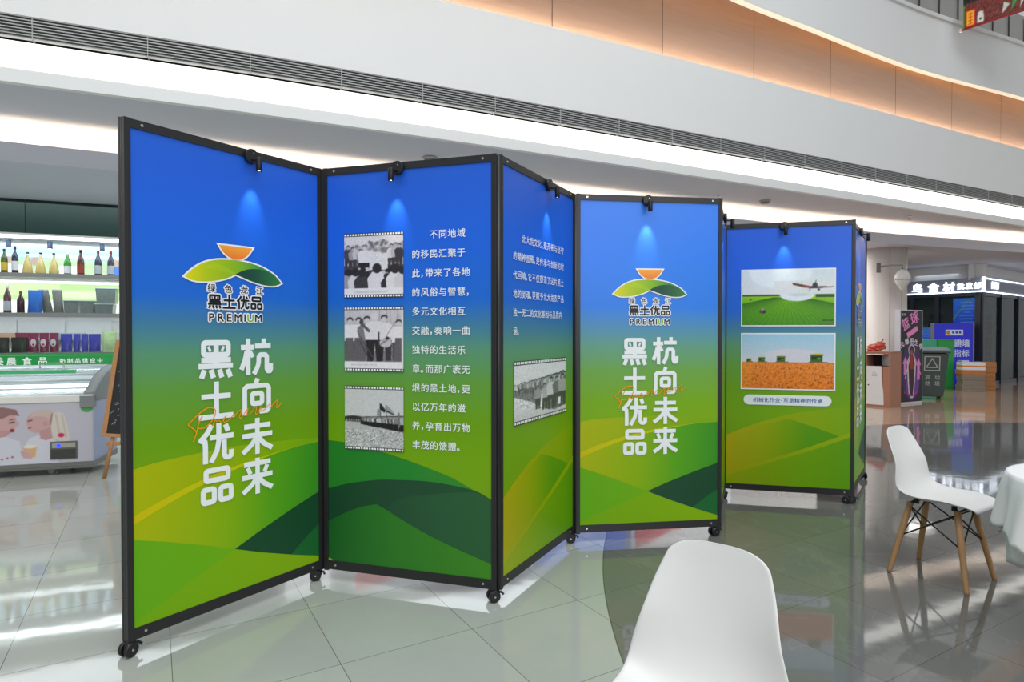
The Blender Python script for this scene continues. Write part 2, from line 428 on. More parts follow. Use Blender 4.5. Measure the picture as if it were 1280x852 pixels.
# ground floor ceilings: slab soffit, cove lip, lower ceiling
CL = resample([(-14, 2.2), (-9.5, 4.15), (-5.3, 6.14), (-0.9, 8.23), (3.548, 10.32), (6.88, 11.78), (11.1, 13.36), (16, 15.1), (22, 17.2)], 60)
b = MB()
A = offs(FP, 0.0); B_ = CL
n = 60; Q_ = offs(FP, 0.06); A = Q_[np.linspace(0, len(Q_) - 1, n).round().astype(int)]; B2 = offs(CL, 0.45)
n0 = len(b.v); b.v += [(a[0], a[1], 3.525) for a in A] + [(a[0], a[1], 3.525) for a in B2] + [(a[0], a[1], 3.60) for a in A] + [(a[0], a[1], 3.60) for a in B2]
for i in range(n - 1):
    b.face([i, i + 1, n + i + 1, n + i]); b.face([2 * n + i, 3 * n + i, 3 * n + i + 1, 2 * n + i + 1])
struct(b.build('ceiling', M_ceil), 'grey soffit of the slab behind the bulkhead')
b = MB(); loft(b, [(0, 3.10), (0, 3.29), (0.08, 3.29), (0.08, 3.17), (18, 3.17), (18, 3.10)], CL); struct(b.build('ceiling', M_ceil), 'lower ceiling over the shops')
b = MB(); loft(b, [(0.42, 3.17), (0.42, 3.56), (0.5, 3.56), (0.5, 3.17)], CL); struct(b.build('trim_5', M_ceil), 'back of the inner cove')

# long luminaires
def led(name, prof, P, label, col, es, cat='light strip', closed=True, seg=None):
    bb = MB(); loft(bb, prof, P)
    o = bb.build(name, mat('lit ' + label[:24], (250, 250, 250), 0.5, 0.0, emit=col, es=es, var=0)); return tag(o, label, cat)
led('linear_light', [(0.05, 3.70), (0.05, 3.895), (0.15, 3.895), (0.15, 3.70)], FP, 'bright white light strip recessed below the air grille', (255, 252, 244), 1.7)
led('cove_light', [(0.115, 5.015), (0.115, 5.035), (0.165, 5.035), (0.165, 5.015)], FP, 'warm cove light on the ledge below the wood band', (255, 232, 200), 30.0)
led('cove_light', [(0.102, 6.085), (0.102, 6.11), (0.122, 6.11), (0.122, 6.085)], PP, 'amber cove light behind the bottom of the gallery parapet', (255, 184, 104), 5.0)
led('cove_light', [(0.12, 3.20), (0.12, 3.225), (0.17, 3.225), (0.17, 3.20)], CL, 'warm white cove light on the lower ceiling edge behind the panels', (255, 226, 186), 15.0)
# air grille: slats and dividers
g = thing('air_grille', 'long slotted air grille between white bulkhead and light strip', 'air grille', (0, 7.261, 4.0))
b = MB()
for k in range(8):
    z = 3.912 + k * 0.0262; loft(b, [(0.004, z), (0.004, z + 0.009), (0.07, z + 0.020), (0.07, z + 0.011)])
o = b.build('slat', mat('pale grille slat', (176, 178, 178), 0.5), None); o.parent = g; o.location = (0, -7.261, -4.0); o['kind'] = 'stuff'
for i in range(20, 84, 2):
    b = MB(); p = FP[i]; t = FP[i + 1] - FP[i]; t /= np.hypot(*t); nn = np.array([-t[1], t[0]])
    q = [p + nn * .003, p + t * .007 + nn * .003, p + t * .007 + nn * .07, p + nn * .07]
    b.poly([(*q[0], 3.9), (*q[1], 3.9), (*q[1], 4.1), (*q[0], 4.1)]); b.poly([(*q[1], 3.9), (*q[2], 3.9), (*q[2], 4.1), (*q[1], 4.1)]); b.poly([(*q[3], 3.9), (*q[0], 3.9), (*q[0], 4.1), (*q[3], 4.1)])
    o = b.build('divider', MATS['pale grille slat'], g); o.location = (0, -7.261, -4.0)

# ================================================================ FOLDING DISPLAY PANELS
PW, Z0, PH = 0.947, 0.1127, 2.107
S = 1.668
FIT = {'A': (-0.9585, 1.5491, 0.9693), 'B': (-0.6048, 2.0226, -0.2928), 'C': (-0.0296, 1.8779, 1.0868), 'D': (0.2643, 2.3873, 0.1418), 'E': (1.066, 3.0666, -0.2388)}
PLACE = {k: (v[0] * S, v[1] * S, v[2]) for k, v in FIT.items()}
PLACE['X'] = (1.399, 4.167, R(68.2)); PLACE['F'] = (2.728, 4.935, R(54.6))
BLUE = [(0.0, (120, 160, 5)), (0.62, (112, 160, 5)), (0.80, (104, 155, 14)), (1.0, (96, 152, 60)), (1.16, (88, 146, 112)), (1.30, (62, 122, 160)), (1.42, (28, 104, 205)), (1.75, (28, 99, 218)), (2.0, (34, 95, 210)), (2.25, (40, 96, 205))]
BLUE = [(p + Z0, c) for p, c in BLUE]
def below(curve, bottom=0.0, W_=PW): return [tuple(p) for p in curve] + [(curve[-1][0], bottom), (curve[0][0], bottom)]
def shift(pts): return [(min(PW, max(0, x)), max(0, z) + Z0) for x, z in pts]
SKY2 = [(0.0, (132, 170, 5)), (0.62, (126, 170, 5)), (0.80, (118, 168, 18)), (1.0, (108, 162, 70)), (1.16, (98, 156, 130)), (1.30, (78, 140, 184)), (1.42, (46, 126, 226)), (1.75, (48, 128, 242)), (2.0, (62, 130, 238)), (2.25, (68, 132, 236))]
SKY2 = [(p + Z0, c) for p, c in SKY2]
def board_graphic(kind, sky=None):
    b = MB(); e = 0.0004
    b.use(gradmat(*(sky or ('printed sky to field', BLUE)))); flat(b, shift([(0, 0), (PW, 0), (PW, PH), (0, PH)]), 0)
    def G(name, stops, axis=(1, 0, 0), ln=1.0): b.use(gradmat('print ' + name, stops, axis, ln))
    if kind == 'logo':
        h1 = spline([(0, .672), (.1, .686), (.28, .697), (.46, .702), (.7, .692), (PW, .676)], 6)
        G('first hill', [(0, (168, 176, 0)), (.5, (138, 172, 4)), (1, (112, 166, 14))]); flat(b, shift(below(h1)), e)
        top = spline([(0, .474), (.141, .525), (.303, .572), (.506, .613), (.761, .6445), (PW, .656)], 6); bot = spline([(0, .437), (.141, .493), (.303, .548), (.506, .599), (.761, .642), (PW, .654)], 6)
        G('near hill', [(0, (166, 176, 0)), (.4, (132, 172, 4)), (.65, (86, 160, 22)), (1, (46, 136, 36))]); flat(b, shift(below(bot)), 2 * e)
        G('yellow road', [(0, (196, 184, 0)), (.45, (190, 192, 4)), (1, (150, 180, 20))]); flat(b, shift(top + bot[::-1]), 3 * e)
        G('lime wedge', [(0, (98, 166, 14)), (.5, (108, 170, 10))]); flat(b, shift([(0, .376), (.15, .325), (.3, .268), (.457, .205), (.225, .115), (.054, .043), (0, .02)]), 4 * e)
        G('lime base', [(0, (112, 166, 4)), (1, (130, 172, 2))]); flat(b, shift([(.457, .205), (.6, .147), (.771, .085), (.86, .055), (PW, .027), (PW, 0), (0, 0), (0, .02), (.054, .043), (.225, .115)]), 4 * e)
        b.use(ink('forest band', (22, 70, 42))); flat(b, shift([(.457, .205), (.6, .262), (.78, .325), (PW, .379), (PW, .199), (.89, .170), (.841, .136), (.771, .085), (.6, .147)]), 5 * e)
        b.use(ink('pine wedge', (26, 98, 46))); flat(b, shift([(.771, .085), (.841, .136), (.89, .170), (PW, .199), (PW, .027), (.86, .055)]), 6 * e)
    elif kind == 'film':
        h1 = spline([(0, .66), (.102, .653), (.22, .635), (.348, .609), (.48, .577), (.612, .539), (.73, .502), (.822, .459), (PW, .403)], 5)
        G('green hill', [(0, (34, 122, 36)), (.45, (34, 128, 44)), (1, (58, 136, 40))]); flat(b, shift(below(h1)), e)
        dt = spline([(0, .394), (.1, .424), (.192, .444), (.31, .463), (.429, .470), (.55, .474), (.657, .470), (.789, .456), (.876, .438), (PW, .403)], 5)
        lo = spline([(0, .216), (.065, .25), (.131, .281), (.2, .308), (.294, .331)], 4) + spline([(.294, .331), (.36, .302), (.453, .257), (.658, .171), (PW, .077)], 4)[1:]
        G('forest arc', [(0, (18, 66, 40)), (.5, (30, 72, 46)), (1, (36, 82, 50))]); flat(b, shift(dt + lo[::-1]), 2 * e)
        mid = spline([(.395, .356), (.47, .383), (.544, .398), (.713, .422), (.8, .432), (.876, .433), (PW, .403)], 5)
        G('soft arc', [(.4, (33, 76, 48)), (.7, (38, 88, 52)), (1, (42, 92, 52))]); flat(b, shift(mid + [(PW, .077), (.658, .171), (.453, .257), (.36, .302)]), 3 * e)
        G('front hill', [(0, (20, 92, 34)), (.4, (44, 118, 34)), (1, (64, 134, 32))]); flat(b, shift(below(lo)), 4 * e)
        b.use(ink('lime corner', (140, 180, 4))); flat(b, shift([(0, .014), (.038, 0), (0, 0)]), 5 * e)
    else:
        h1 = spline([(0, .397), (.09, .44), (.2, .488), (.32, .533), (.437, .571), (.55, .600), (.669, .622), (.8, .643), (PW, .660)], 5)
        G('ochre hill', [(0, (172, 164, 0)), (.35, (146, 164, 0)), (1, (112, 160, 4))]); flat(b, shift(below(h1)), e)
        G('green slope', [(0, (172, 164, 0)), (.3, (146, 162, 0)), (.46, (118, 156, 2)), (.62, (86, 148, 8)), (1, (74, 140, 8))])
        flat(b, shift([(0, .33), (.25, .47), (.47, .548), (.531, .535), (.685, .486), (.82, .438), (PW, .386), (PW, 0), (0, 0)]), 2 * e)
        G('slope foot', [(0, (150, 166, 0)), (.5, (112, 158, 2)), (1, (82, 146, 4))])
        top = spline([(0, .086), (.36, .221), (.593, .307), (.78, .385), (PW, .456)], 5); bot = spline([(0, .058), (.36, .190), (.594, .274), (.78, .347), (PW, .418)], 5)
        flat(b, shift(below(bot)), 3 * e)
        G('slope road', [(0, (164, 168, 0)), (.5, (140, 164, 0)), (1, (138, 166, 4))]); flat(b, shift(top + bot[::-1]), 4 * e)
    return b
# headline lettering, drawn stroke by stroke
GW = 0.0250
def gp(x, y): return (0.2825 + (x - 307) * 0.00103, 1.216 - (y - 20) * 0.000992)
def rr(x0, y0, x1, y1, r=9):
    o = []
    for (cx, cy, a0) in ((x1 - r, y0 + r, -90), (x1 - r, y1 - r, 0), (x0 + r, y1 - r, 90), (x0 + r, y0 + r, 180)):
        o += [(cx + r * math.cos(R(a0 + k * 30)), cy + r * math.sin(R(a0 + k * 30))) for k in range(4)]
    return o + [o[0], o[1]]
GL = {
 '黑': [(1, rr(331, 33, 447, 90)), (1, [(389, 33), (389, 143)]), (1, [(320, 115), (460, 115)]), (1, [(307, 143), (470, 143)]), (1, [(334, 160), (320, 199)]), (1, [(364, 160), (376, 199)]), (1, [(404, 160), (416, 199)]), (1, [(444, 160), (458, 199)]), (.5, [(352, 50), (362, 74)]), (.5, [(426, 50), (416, 74)])],
 '土': [(1, [(389, 217), (389, 384)]), (1, [(319, 286), (458, 286)]), (1, [(307, 382), (470, 382)])],
 '优': [(1, [(366, 420), (346, 456), (316, 488), (334, 496), (336, 520), (336, 600)]), (1, [(356, 480), (471, 480)]), (1, [(399, 415), (399, 500), (390, 545), (362, 597)]), (1, [(425, 496), (425, 568), (432, 582), (448, 584), (459, 576), (460, 548)]), (1, [(431, 424), (444, 458)])],
 '品': [(1, rr(338, 635, 443, 682)), (1, rr(325, 722, 376, 782)), (1, rr(406, 722, 457, 782))],
 '杭': [(1, [(510, 58), (578, 58)]), (1, [(547, 15), (547, 196)]), (1, [(540, 78), (530, 122), (512, 168)]), (.8, [(556, 76), (572, 108)]), (1, [(630, 15), (630, 50)]), (1, [(583, 52), (668, 52)]), (1, [(577, 192), (595, 160), (602, 135), (603, 108), (612, 97), (638, 97), (646, 106), (646, 168), (652, 180), (664, 180), (668, 170), (668, 142)])],
 '向': [(1, [(596, 215), (582, 252)]), (1, [(528, 394), (528, 264), (540, 252), (644, 252), (656, 264), (656, 368), (646, 381), (606, 381)]), (1, rr(567, 290, 619, 340))],
 '未': [(1, [(524, 452), (664, 452)]), (1, [(513, 498), (674, 498)]), (1, [(593, 413), (593, 594)]), (1, [(590, 506), (562, 545), (516, 581)]), (1, [(596, 506), (626, 543), (673, 574)])],
 '来': [(1, [(522, 640), (664, 640)]), (1, [(513, 704), (674, 704)]), (1, [(593, 613), (593, 794)]), (.9, [(541, 656), (556, 690)]), (.9, [(645, 656), (630, 690)]), (1, [(588, 714), (562, 746), (516, 779)]), (1, [(598, 714), (626, 746), (673, 776)])]}
GBOX = {'黑': (307, 20, 470, 200), '土': (307, 217, 470, 395), '优': (305, 415, 472, 600), '品': (312, 622, 468, 795)}
def headline(parent):
    b = MB(); b.use(ink('white lettering', (232, 236, 238)))
    for ch, ss in GL.items():
        for i, (k, pts) in enumerate(ss): stroke(b, [gp(*p) for p in pts], GW * k, 0.0052 - 0.001)
    for i in range(len(b.v)): b.v[i] = (b.v[i][0], b.v[i][1], b.v[i][2] + Z0)
    return b.build('headline_lettering', None, parent)
SCRIPT = [[(.255, .753), (.262, .768), (.269, .785), (.267, .80), (.25, .818), (.234, .833), (.25, .85), (.285, .88), (.321, .9), (.346, .899), (.362, .883), (.353, .852), (.329, .824), (.301, .81), (.277, .815), (.285, .842), (.299, .867)],
          [(.269, .785), (.277, .815)],
          [(.345, .812), (.355, .832), (.362, .845), (.366, .833), (.378, .838), (.388, .828), (.405, .842), (.415, .855), (.403, .843), (.403, .826), (.425, .832), (.455, .858), (.452, .842), (.474, .868), (.494, .874), (.481, .842), (.49, .836), (.51, .858), (.526, .878), (.521, .850), (.535, .848), (.571, .882), (.567, .848), (.58, .850), (.597, .882), (.597, .858), (.618, .864), (.647, .889), (.647, .868), (.67, .89), (.691, .904), (.684, .870), (.695, .868), (.716, .893)]]
def script_word(parent):
    b = MB(); b.use(ink('orange script', (236, 150, 30)))
    for ln, w in zip(SCRIPT, (0.0055, 0.0055, 0.0042)): stroke(b, [(x, z + Z0) for x, z in spline(ln, 5)], w, 0.0048)
    return b.build('script_lettering', None, parent)
def grow(pts, r):
    P = np.array(pts); a = np.roll(P, 1, 0); c = np.roll(P, -1, 0)
    area_ = 0.5 * np.sum(P[:, 0] * c[:, 1] - c[:, 0] * P[:, 1]); sg = 1 if area_ > 0 else -1
    t1 = P - a; t2 = c - P; t1 /= np.hypot(*t1.T)[:, None] + 1e-9; t2 /= np.hypot(*t2.T)[:, None] + 1e-9
    n1 = np.c_[t1[:, 1], -t1[:, 0]] * sg; n2 = np.c_[t2[:, 1], -t2[:, 0]] * sg; n = n1 + n2
    n /= np.maximum(np.sum(n * n1, 1), 0.45)[:, None]
    return [tuple(p) for p in P + n * r]
def logo(parent):
    b = MB(); e = 0.0004; d0 = 0.0032
    sun = [(.384, 1.664), (.557, 1.665)] + spline([(.557, 1.665), (.535, 1.633), (.508, 1.611), (.471, 1.6035), (.434, 1.611), (.405, 1.633), (.384, 1.664)], 4)[1:-1]
    top = spline([(.222, 1.504), (.256, 1.537), (.294, 1.564), (.332, 1.581), (.375, 1.592), (.422, 1.597), (.469, 1.598), (.516, 1.595), (.563, 1.588), (.612, 1.575), (.662, 1.553), (.692, 1.532), (.718, 1.504)], 3)
    br = spline([(.718, 1.504), (.695, 1.493), (.671, 1.488), (.637, 1.487), (.604, 1.491), (.572, 1.498), (.539, 1.507), (.467, 1.531)], 3)
    bl = spline([(.467, 1.531), (.436, 1.515), (.4, 1.502), (.347, 1.490), (.294, 1.486), (.255, 1.490), (.222, 1.504)], 3)
    leaf = spline([(.467, 1.531), (.494, 1.546), (.521, 1.557), (.545, 1.5625), (.568, 1.565), (.6, 1.565), (.64, 1.556), (.68, 1.537), (.718, 1.504)], 3)
    hill = top + br[1:] + bl[1:-1]; dark = leaf + br[1:-1]
    Zs = lambda pts: [(x, z + Z0) for x, z in pts]
    wht = ink('logo white', (238, 240, 240)); blk = ink('logo black', (26, 28, 32))
    b.use(wht); flat(b, Zs(grow(sun, .0072)), d0); flat(b, Zs(grow(hill, .0072)), d0)
    b.use(gradmat('logo orange', [(1.59 + Z0, (238, 104, 36)), (1.67 + Z0, (246, 166, 60))])); flat(b, Zs(sun), d0 + e)
    b.use(gradmat('logo field', [(.22, (226, 214, 10)), (.33, (176, 196, 20)), (.48, (128, 178, 30)), (.6, (52, 140, 60)), (.72, (40, 110, 60))], (1, 0, 0), 1.0)); flat(b, Zs(hill), d0 + e)
    b.use(gradmat('logo leaf', [(.46, (26, 66, 58)), (.56, (28, 76, 58)), (.64, (40, 100, 62)), (.72, (54, 130, 60))], (1, 0, 0), 1.0)); flat(b, Zs(dark), d0 + 2 * e)
    b.use(gradmat('logo sheen', [(.3, (186, 204, 20)), (.45, (150, 190, 30))], (1, 0, 0), 1.0)); flat(b, Zs([(.30, 1.55), (.36, 1.575), (.41, 1.566), (.47, 1.535), (.455, 1.528), (.38, 1.545)]), d0 + 1.5 * e)
    # name under the emblem
    for off, m_, dd in ((0.15, wht, 0.0), (0.014, blk, 3 * e)):
        b.use(m_); b.lift = 0.0
        for i, ch in enumerate('绿色龙江'): put_glyph(b, ch, .327 + i * .0825, 1.4435 + Z0, .040, d0 + dd, off)
    for grow_, m_, dd in ((1.9, wht, 0.0), (1.0, blk, 3 * e)):
        b.use(m_); b.lift = 0.0
        for i, ch in enumerate('黑土优品'):
            x0, y0, x1, y1 = GBOX[ch]; ox = .329 + i * .0715; sx = .066 / (x1 - x0); sz = .066 / (y1 - y0)
            for k, pts in GL[ch]:
                P = [(ox + (x - x0) * sx, 1.4295 - (y - y0) * sz + Z0) for x, y in pts]
                if grow_ > 1:
                    P[0] = tuple(np.array(P[0]) + (np.array(P[0]) - np.array(P[1])) / (np.hypot(*(np.array(P[0]) - np.array(P[1]))) + 1e-9) * .0045)
                    P[-1] = tuple(np.array(P[-1]) + (np.array(P[-1]) - np.array(P[-2])) / (np.hypot(*(np.array(P[-1]) - np.array(P[-2]))) + 1e-9) * .0045)
                stroke(b, P, .0098 * k + (.0115 if grow_ > 1 else 0), d0 + dd)
    grn = ink('logo green', (122, 178, 40))
    for off, dd in ((0.125, 0.0), (0.018, 3 * e)):
        b.lift = 0.0
        for ch, x in zip('PREMIUM', (.331, .373, .418, .457, .5075, .5245, .5655)):
            b.use(wht if dd == 0 else (grn if ch == 'U' else blk)); put_glyph(b, ch, x, 1.304 + Z0, .0525, d0 + dd, off, sx=1.05)
    return b.build('logo', None, parent)
def filmstrip(b, x0, x1, z0, z1, n=22):
    b.use(ink('film black', (46, 46, 48))); flat(b, [(x0, z0), (x1, z0), (x1, z1), (x0, z1)], 0.0050)
    b.use(ink('film hole', (236, 238, 238))); w = (x1 - x0) / n; h = (z1 - z0)
    for i in range(n):
        cx = x0 + (i + .5) * w; flat(b, [(cx - w * .33, z0 + h * .22), (cx + w * .33, z0 + h * .22), (cx + w * .33, z0 + h * .8), (cx - w * .33, z0 + h * .8)], 0.0054)
    return b

def photo_meeting():
    r = Ras(92, 88, (214, 208, 210)); G = lambda v: (v + 4, v, v + 3)
    for i in range(60): r.ell(RNG.rand(), .80 + .06 * RNG.randn() * .6, .035, .03, G(120 + 60 * RNG.rand()), k=.7)
    for i in range(10): r.ell(.55 + .07 * RNG.randn(), .86 + .03 * RNG.randn(), .03, .03, G(110), k=.7)
    r.rect(0, 1, .1, .5, G(70)); r.rect(.40, .74, .42, .70, G(212)); r.rect(.63, .76, .70, .79, G(120))
    r.noise(8, 0, 1, .45, .95)
    for x, h, sh in ((.07, .50, 70), (.15, .46, 150), (.22, .48, 190), (.28, .42, 150), (.80, .50, 200), (.87, .52, 175), (.93, .50, 60)): r.man(x, .42, h * .85, G(sh), G(60), G(60), G(170))
    r.man(.35, .30, .54, G(216), G(40), G(120), G(200), 1.15)
    for i in range(46): r.ell(RNG.rand(), .30 + .16 * RNG.rand(), .03 + .02 * RNG.rand(), .035, G(40 if RNG.rand() < .5 else 190), k=.85)
    for x, y, h, sh in ((.08, .12, .34, 150), (.20, .10, .36, 205), (.40, .14, .22, 60), (.30, .10, .34, 60), (.56, .11, .42, 212), (.72, .10, .26, 50), (.86, .11, .40, 214), (.98, .12, .36, 200)): r.seat(x, y, h, G(sh), G(44))
    r.rect(0, 1, 0, .115, G(222))
    r.noise(5)
    for i in range(24): r.rect(.17 + i * .024, .185 + i * .024, .035, .065, G(176 + 20 * RNG.rand()))
    return r
def photo_group():
    r = Ras(92, 90, (196, 186, 192)); G = lambda v: (v + 4, v - 2, v + 2)
    r.grad(0, G(150), 1, G(196)); r.noise(8)
    for x in (.6, .72, .78, .9): r.line(x, .5, x, 1, .012, G(150))
    r.rect(0, 1, .12, .3, G(120)); r.noise(10, 0, 1, .12, .3)
    for x, h, sh, tr in ((.10, .72, 222, 84), (.25, .72, 220, 80), (.39, .74, 120, 96), (.92, .68, 220, 80), (.68, .76, 216, 60)): r.man(x, .14, h, G(sh), G(tr), G(64), G(196), 1.15)
    for x in (.08, .24, .92): r.poly([(x - .09, .14), (x - .06, .52), (x + .07, .52), (x + .09, .14)], G(96))
    r.man(.52, .13, .80, G(214), G(40), G(206), G(206), 1.25); r.rect(.575, .60, .36, .62, G(60))
    r.ell(.70, .44, .10, .08, G(186)); r.line(.63, .42, .78, .52, .02, G(110)); r.ell(.73, .52, .03, .025, G(50)); r.line(.62, .40, .92, .88, .012, G(140))
    r.line(.22, .64, .48, .2, .014, G(84)); r.line(.28, .78, .42, .64, .05, G(90)); r.ell(.30, .80, .03, .05, G(70))
    r.line(.27, .46, .44, .12, .02, G(70))
    r.rect(0, 1, 0, .12, G(226)); r.rect(.965, 1, 0, 1, G(214))
    for i in range(20): r.rect(.12 + i * .022, .135 + i * .022, .05, .085, G(186 + 20 * RNG.rand()))
    r.noise(5); return r
def photo_march():
    r = Ras(92, 90, (198, 198, 200)); G = lambda v: (v, v, v + 1)
    r.grad(0, G(160), .46, G(188)); 
    r.rect(0, .62, .43, .50, G(46)); r.ell(.16, .50, .17, .035, G(50)); r.ell(.46, .50, .2, .03, G(60)); r.ell(.9, .50, .2, .05, G(120))
    for i in range(26): r.rect(.01 + i * .021, .022 + i * .021, .44, .475, G(190 if i % 2 else 90))
    r.poly([(0, .44), (.25, .42), (.5, .36), (.7, .31), (1, .30), (1, 0), (0, 0)], G(178)); r.noise(20, 0, 1, 0, .34); r.noise(16, 0, 1, 0, .30, 2)
    for i in range(34):
        x = .30 + .7 * i / 34; h = .13 + .14 * (i / 34); y = .39 - .10 * (i / 34)
        r.man(x, y, h, G(60 + 150 * RNG.rand()), G(30), G(40), G(150), 1.3)
    r.poly([(.60, .74), (.62, .76), (.70, .65), (.68, .60), (.60, .66)], G(36)); r.poly([(.70, .72), (.71, .74), (.80, .66), (.85, .58), (.83, .56), (.70, .62)], G(150)); r.poly([(.71, .62), (.84, .565), (.84, .585), (.72, .645)], G(50))
    r.poly([(.56, .66), (.58, .67), (.63, .60), (.60, .54), (.55, .56)], G(140)); r.line(.70, .74, .72, .5, .01, G(60)); r.line(.60, .76, .62, .5, .01, G(60))
    r.poly([(.91, .62), (.93, .60), (.94, .40), (.90, .30)], G(110))
    r.noise(6); return r
def photo_column():
    r = Ras(92, 80, (216, 218, 217)); G = lambda v: (v, v + 1, v)
    r.grad(0, G(196), .45, G(222)); r.noise(7)
    r.poly([(0, .50), (.3, .52), (.6, .5), (1, .4), (1, .1), (.75, .05), (.5, .14), (.3, .3), (0, .44)], G(120)); r.noise(26, .05, 1, .2, .72)
    for i in range(40):
        t = i / 40; x = .02 + .98 * t ** .9; h = .16 + .30 * t; y = .48 - .16 * t + .03 * RNG.rand()
        r.man(x, y, h, G(90 + 120 * RNG.rand()), G(60 + 60 * RNG.rand()), G(30), G(150), .9)
    for x, y, h, s_ in ((.42, .14, .44, 150), (.55, .10, .5, 170), (.68, .08, .62, 200), (.80, .10, .6, 110), (.92, .10, .64, 160)): r.man(x, y, h, G(s_), G(70), G(34), G(160), .9)
    r.poly([(.46, .16), (.49, .42), (.51, .40), (.50, .16)], G(232)); r.poly([(.82, .13), (.83, .28), (.88, .28), (.88, .13)], G(226))
    r.noise(6); return r
def photo_plane():
    r = Ras(128, 84, (214, 220, 222)); r.grad(.5, (222, 222, 220), 1, (206, 220, 222)); r.ell(.42, .95, .35, .3, (226, 236, 238), k=.4)
    r.grad(0, (70, 140, 22), .55, (120, 184, 20)); r.grad(.40, (116, 182, 18), .56, (140, 196, 24))
    for k in range(-26, 27):
        x = .5 + k * .045; r.line(.5 + k * .006, .50, x + k * .02, 0, .008 + .004 * abs(k) / 26, (44, 100, 20), .62)
    r.rect(0, .42, .525, .56, (58, 92, 58)); r.rect(.80, 1, .50, .555, (48, 82, 52))
    r.ell(.60, .56, .19, .125, (220, 228, 234)); r.rect(.35, 1.0, .56, .8, (218, 221, 221)); r.ell(.62, .55, .12, .03, (196, 208, 206), k=.6)
    for i in range(8): r.rect(.52 + i * .03, .535 + i * .03, .535, .55, (150, 168, 170), .6)
    r.poly([(.545, .755), (.56, .765), (.74, .70), (.80, .70), (.97, .69), (.99, .70), (.97, .675), (.80, .655), (.74, .655), (.56, .72)], (96, 66, 58))
    r.poly([(.66, .70), (.73, .69), (.73, .66), (.66, .675)], (196, 92, 60)); r.ell(.79, .715, .028, .05, (52, 58, 70)); r.line(.795, .76, .80, .80, .012, (80, 90, 110)); r.line(.74, .66, .73, .62, .012, (70, 70, 72)); r.ell(.83, .635, .012, .02, (60, 60, 60))
    r.ell(.23, .25, .035, .035, (50, 44, 56)); r.ell(.23, .29, .018, .02, (140, 140, 150)); r.ell(.22, .25, .012, .018, (190, 50, 40)); r.ell(.095, .465, .013, .014, (60, 70, 70))
    r.rect(.86, .99, .08, .10, (40, 80, 30)); r.rect(.82, 1, 0, .015, (60, 70, 40)); r.noise(4); return r
def photo_harvest():
    r = Ras(128, 84, (170, 200, 220)); r.grad(.45, (206, 206, 214), 1, (150, 196, 218))
    r.ell(.55, .62, .3, .12, (206, 204, 212), k=.5)
    r.grad(0, (216, 118, 28), .485, (222, 128, 44)); r.noise(14, 0, 1, 0, .48)
    for i in range(150): r.ell(RNG.rand(), .42 * RNG.rand() ** 1.3, .006, .012, (150, 62, 20) if RNG.rand() < .7 else (120, 50, 40), k=.8)
    r.poly([(0, .48), (.13, .48), (.10, 0), (0, 0)], (236, 150, 40), .35)
    for x, w, h in ((.08, .05, .06), (.22, .07, .09), (.43, .09, .11), (.81, .13, .15)):
        r.rect(x - w / 2, x + w / 2, .49, .49 + h * .8, (50, 104, 34)); r.rect(x - w * .42, x + w * .42, .49 + h * .3, .49 + h * .72, (36, 52, 30)); r.rect(x - w * .5, x + w * .55, .49 + h * .8, .49 + h * .95, (58, 76, 40)); r.ell(x + w * .1, .49 + h, w * .3, h * .08, (212, 188, 20)); r.rect(x - w * .65, x + w * .9, .485, .50, (110, 90, 60))
        r.ell(x + w * .2, .49 + h * .45, w * .2, h * .12, (120, 180, 40), k=.7)
    r.noise(3); return r

FS = thing('folding_screen', 'zigzag folding display screen on casters, printed blue to green with logo, text and photos', 'folding screen', (0, 0, 0))
def caster(key, x, y, yaw):
    px_, py_, a = PLACE[key]; q = Vector((px_, py_, 0)) + Matrix.Rotation(a, 3, 'Z') @ Vector((x, y, 0))
    c = bpy.data.objects.new('caster', None); COL.objects.link(c); c.parent = FS; c.location = q; c.rotation_euler = (0, 0, a + yaw); c.empty_display_size = .05
    b = MB(); b.tube([(0, 0, .068), (0, 0, .052)], .012, 10); b.tube([(0, -.007, .040), (0, .007, .040)], .027, 16); b.tube([(.012, -.008, .05), (.034, -.006, .044), (.04, -.02, .036)], .006, 8)
    b.build('caster_hood', M_blackp, c)
    for s_ in (-1, 1):
        b = MB(); b.use(M_blackp); y0, y1 = s_ * .009, s_ * .027
        b.tube([(-.008, y0, .0305), (-.008, y0 + s_ * .003, .0305), (-.008, y1 - s_ * .003, .0305), (-.008, y1, .0305)], [.026, .0305, .0305, .026], 22)
        b.use(M_chrome); b.tube([(-.008, y1, .0305), (-.008, y1 + s_ * .002, .0305)], .005, 10)
        b.build('wheel', None, c)
    return c
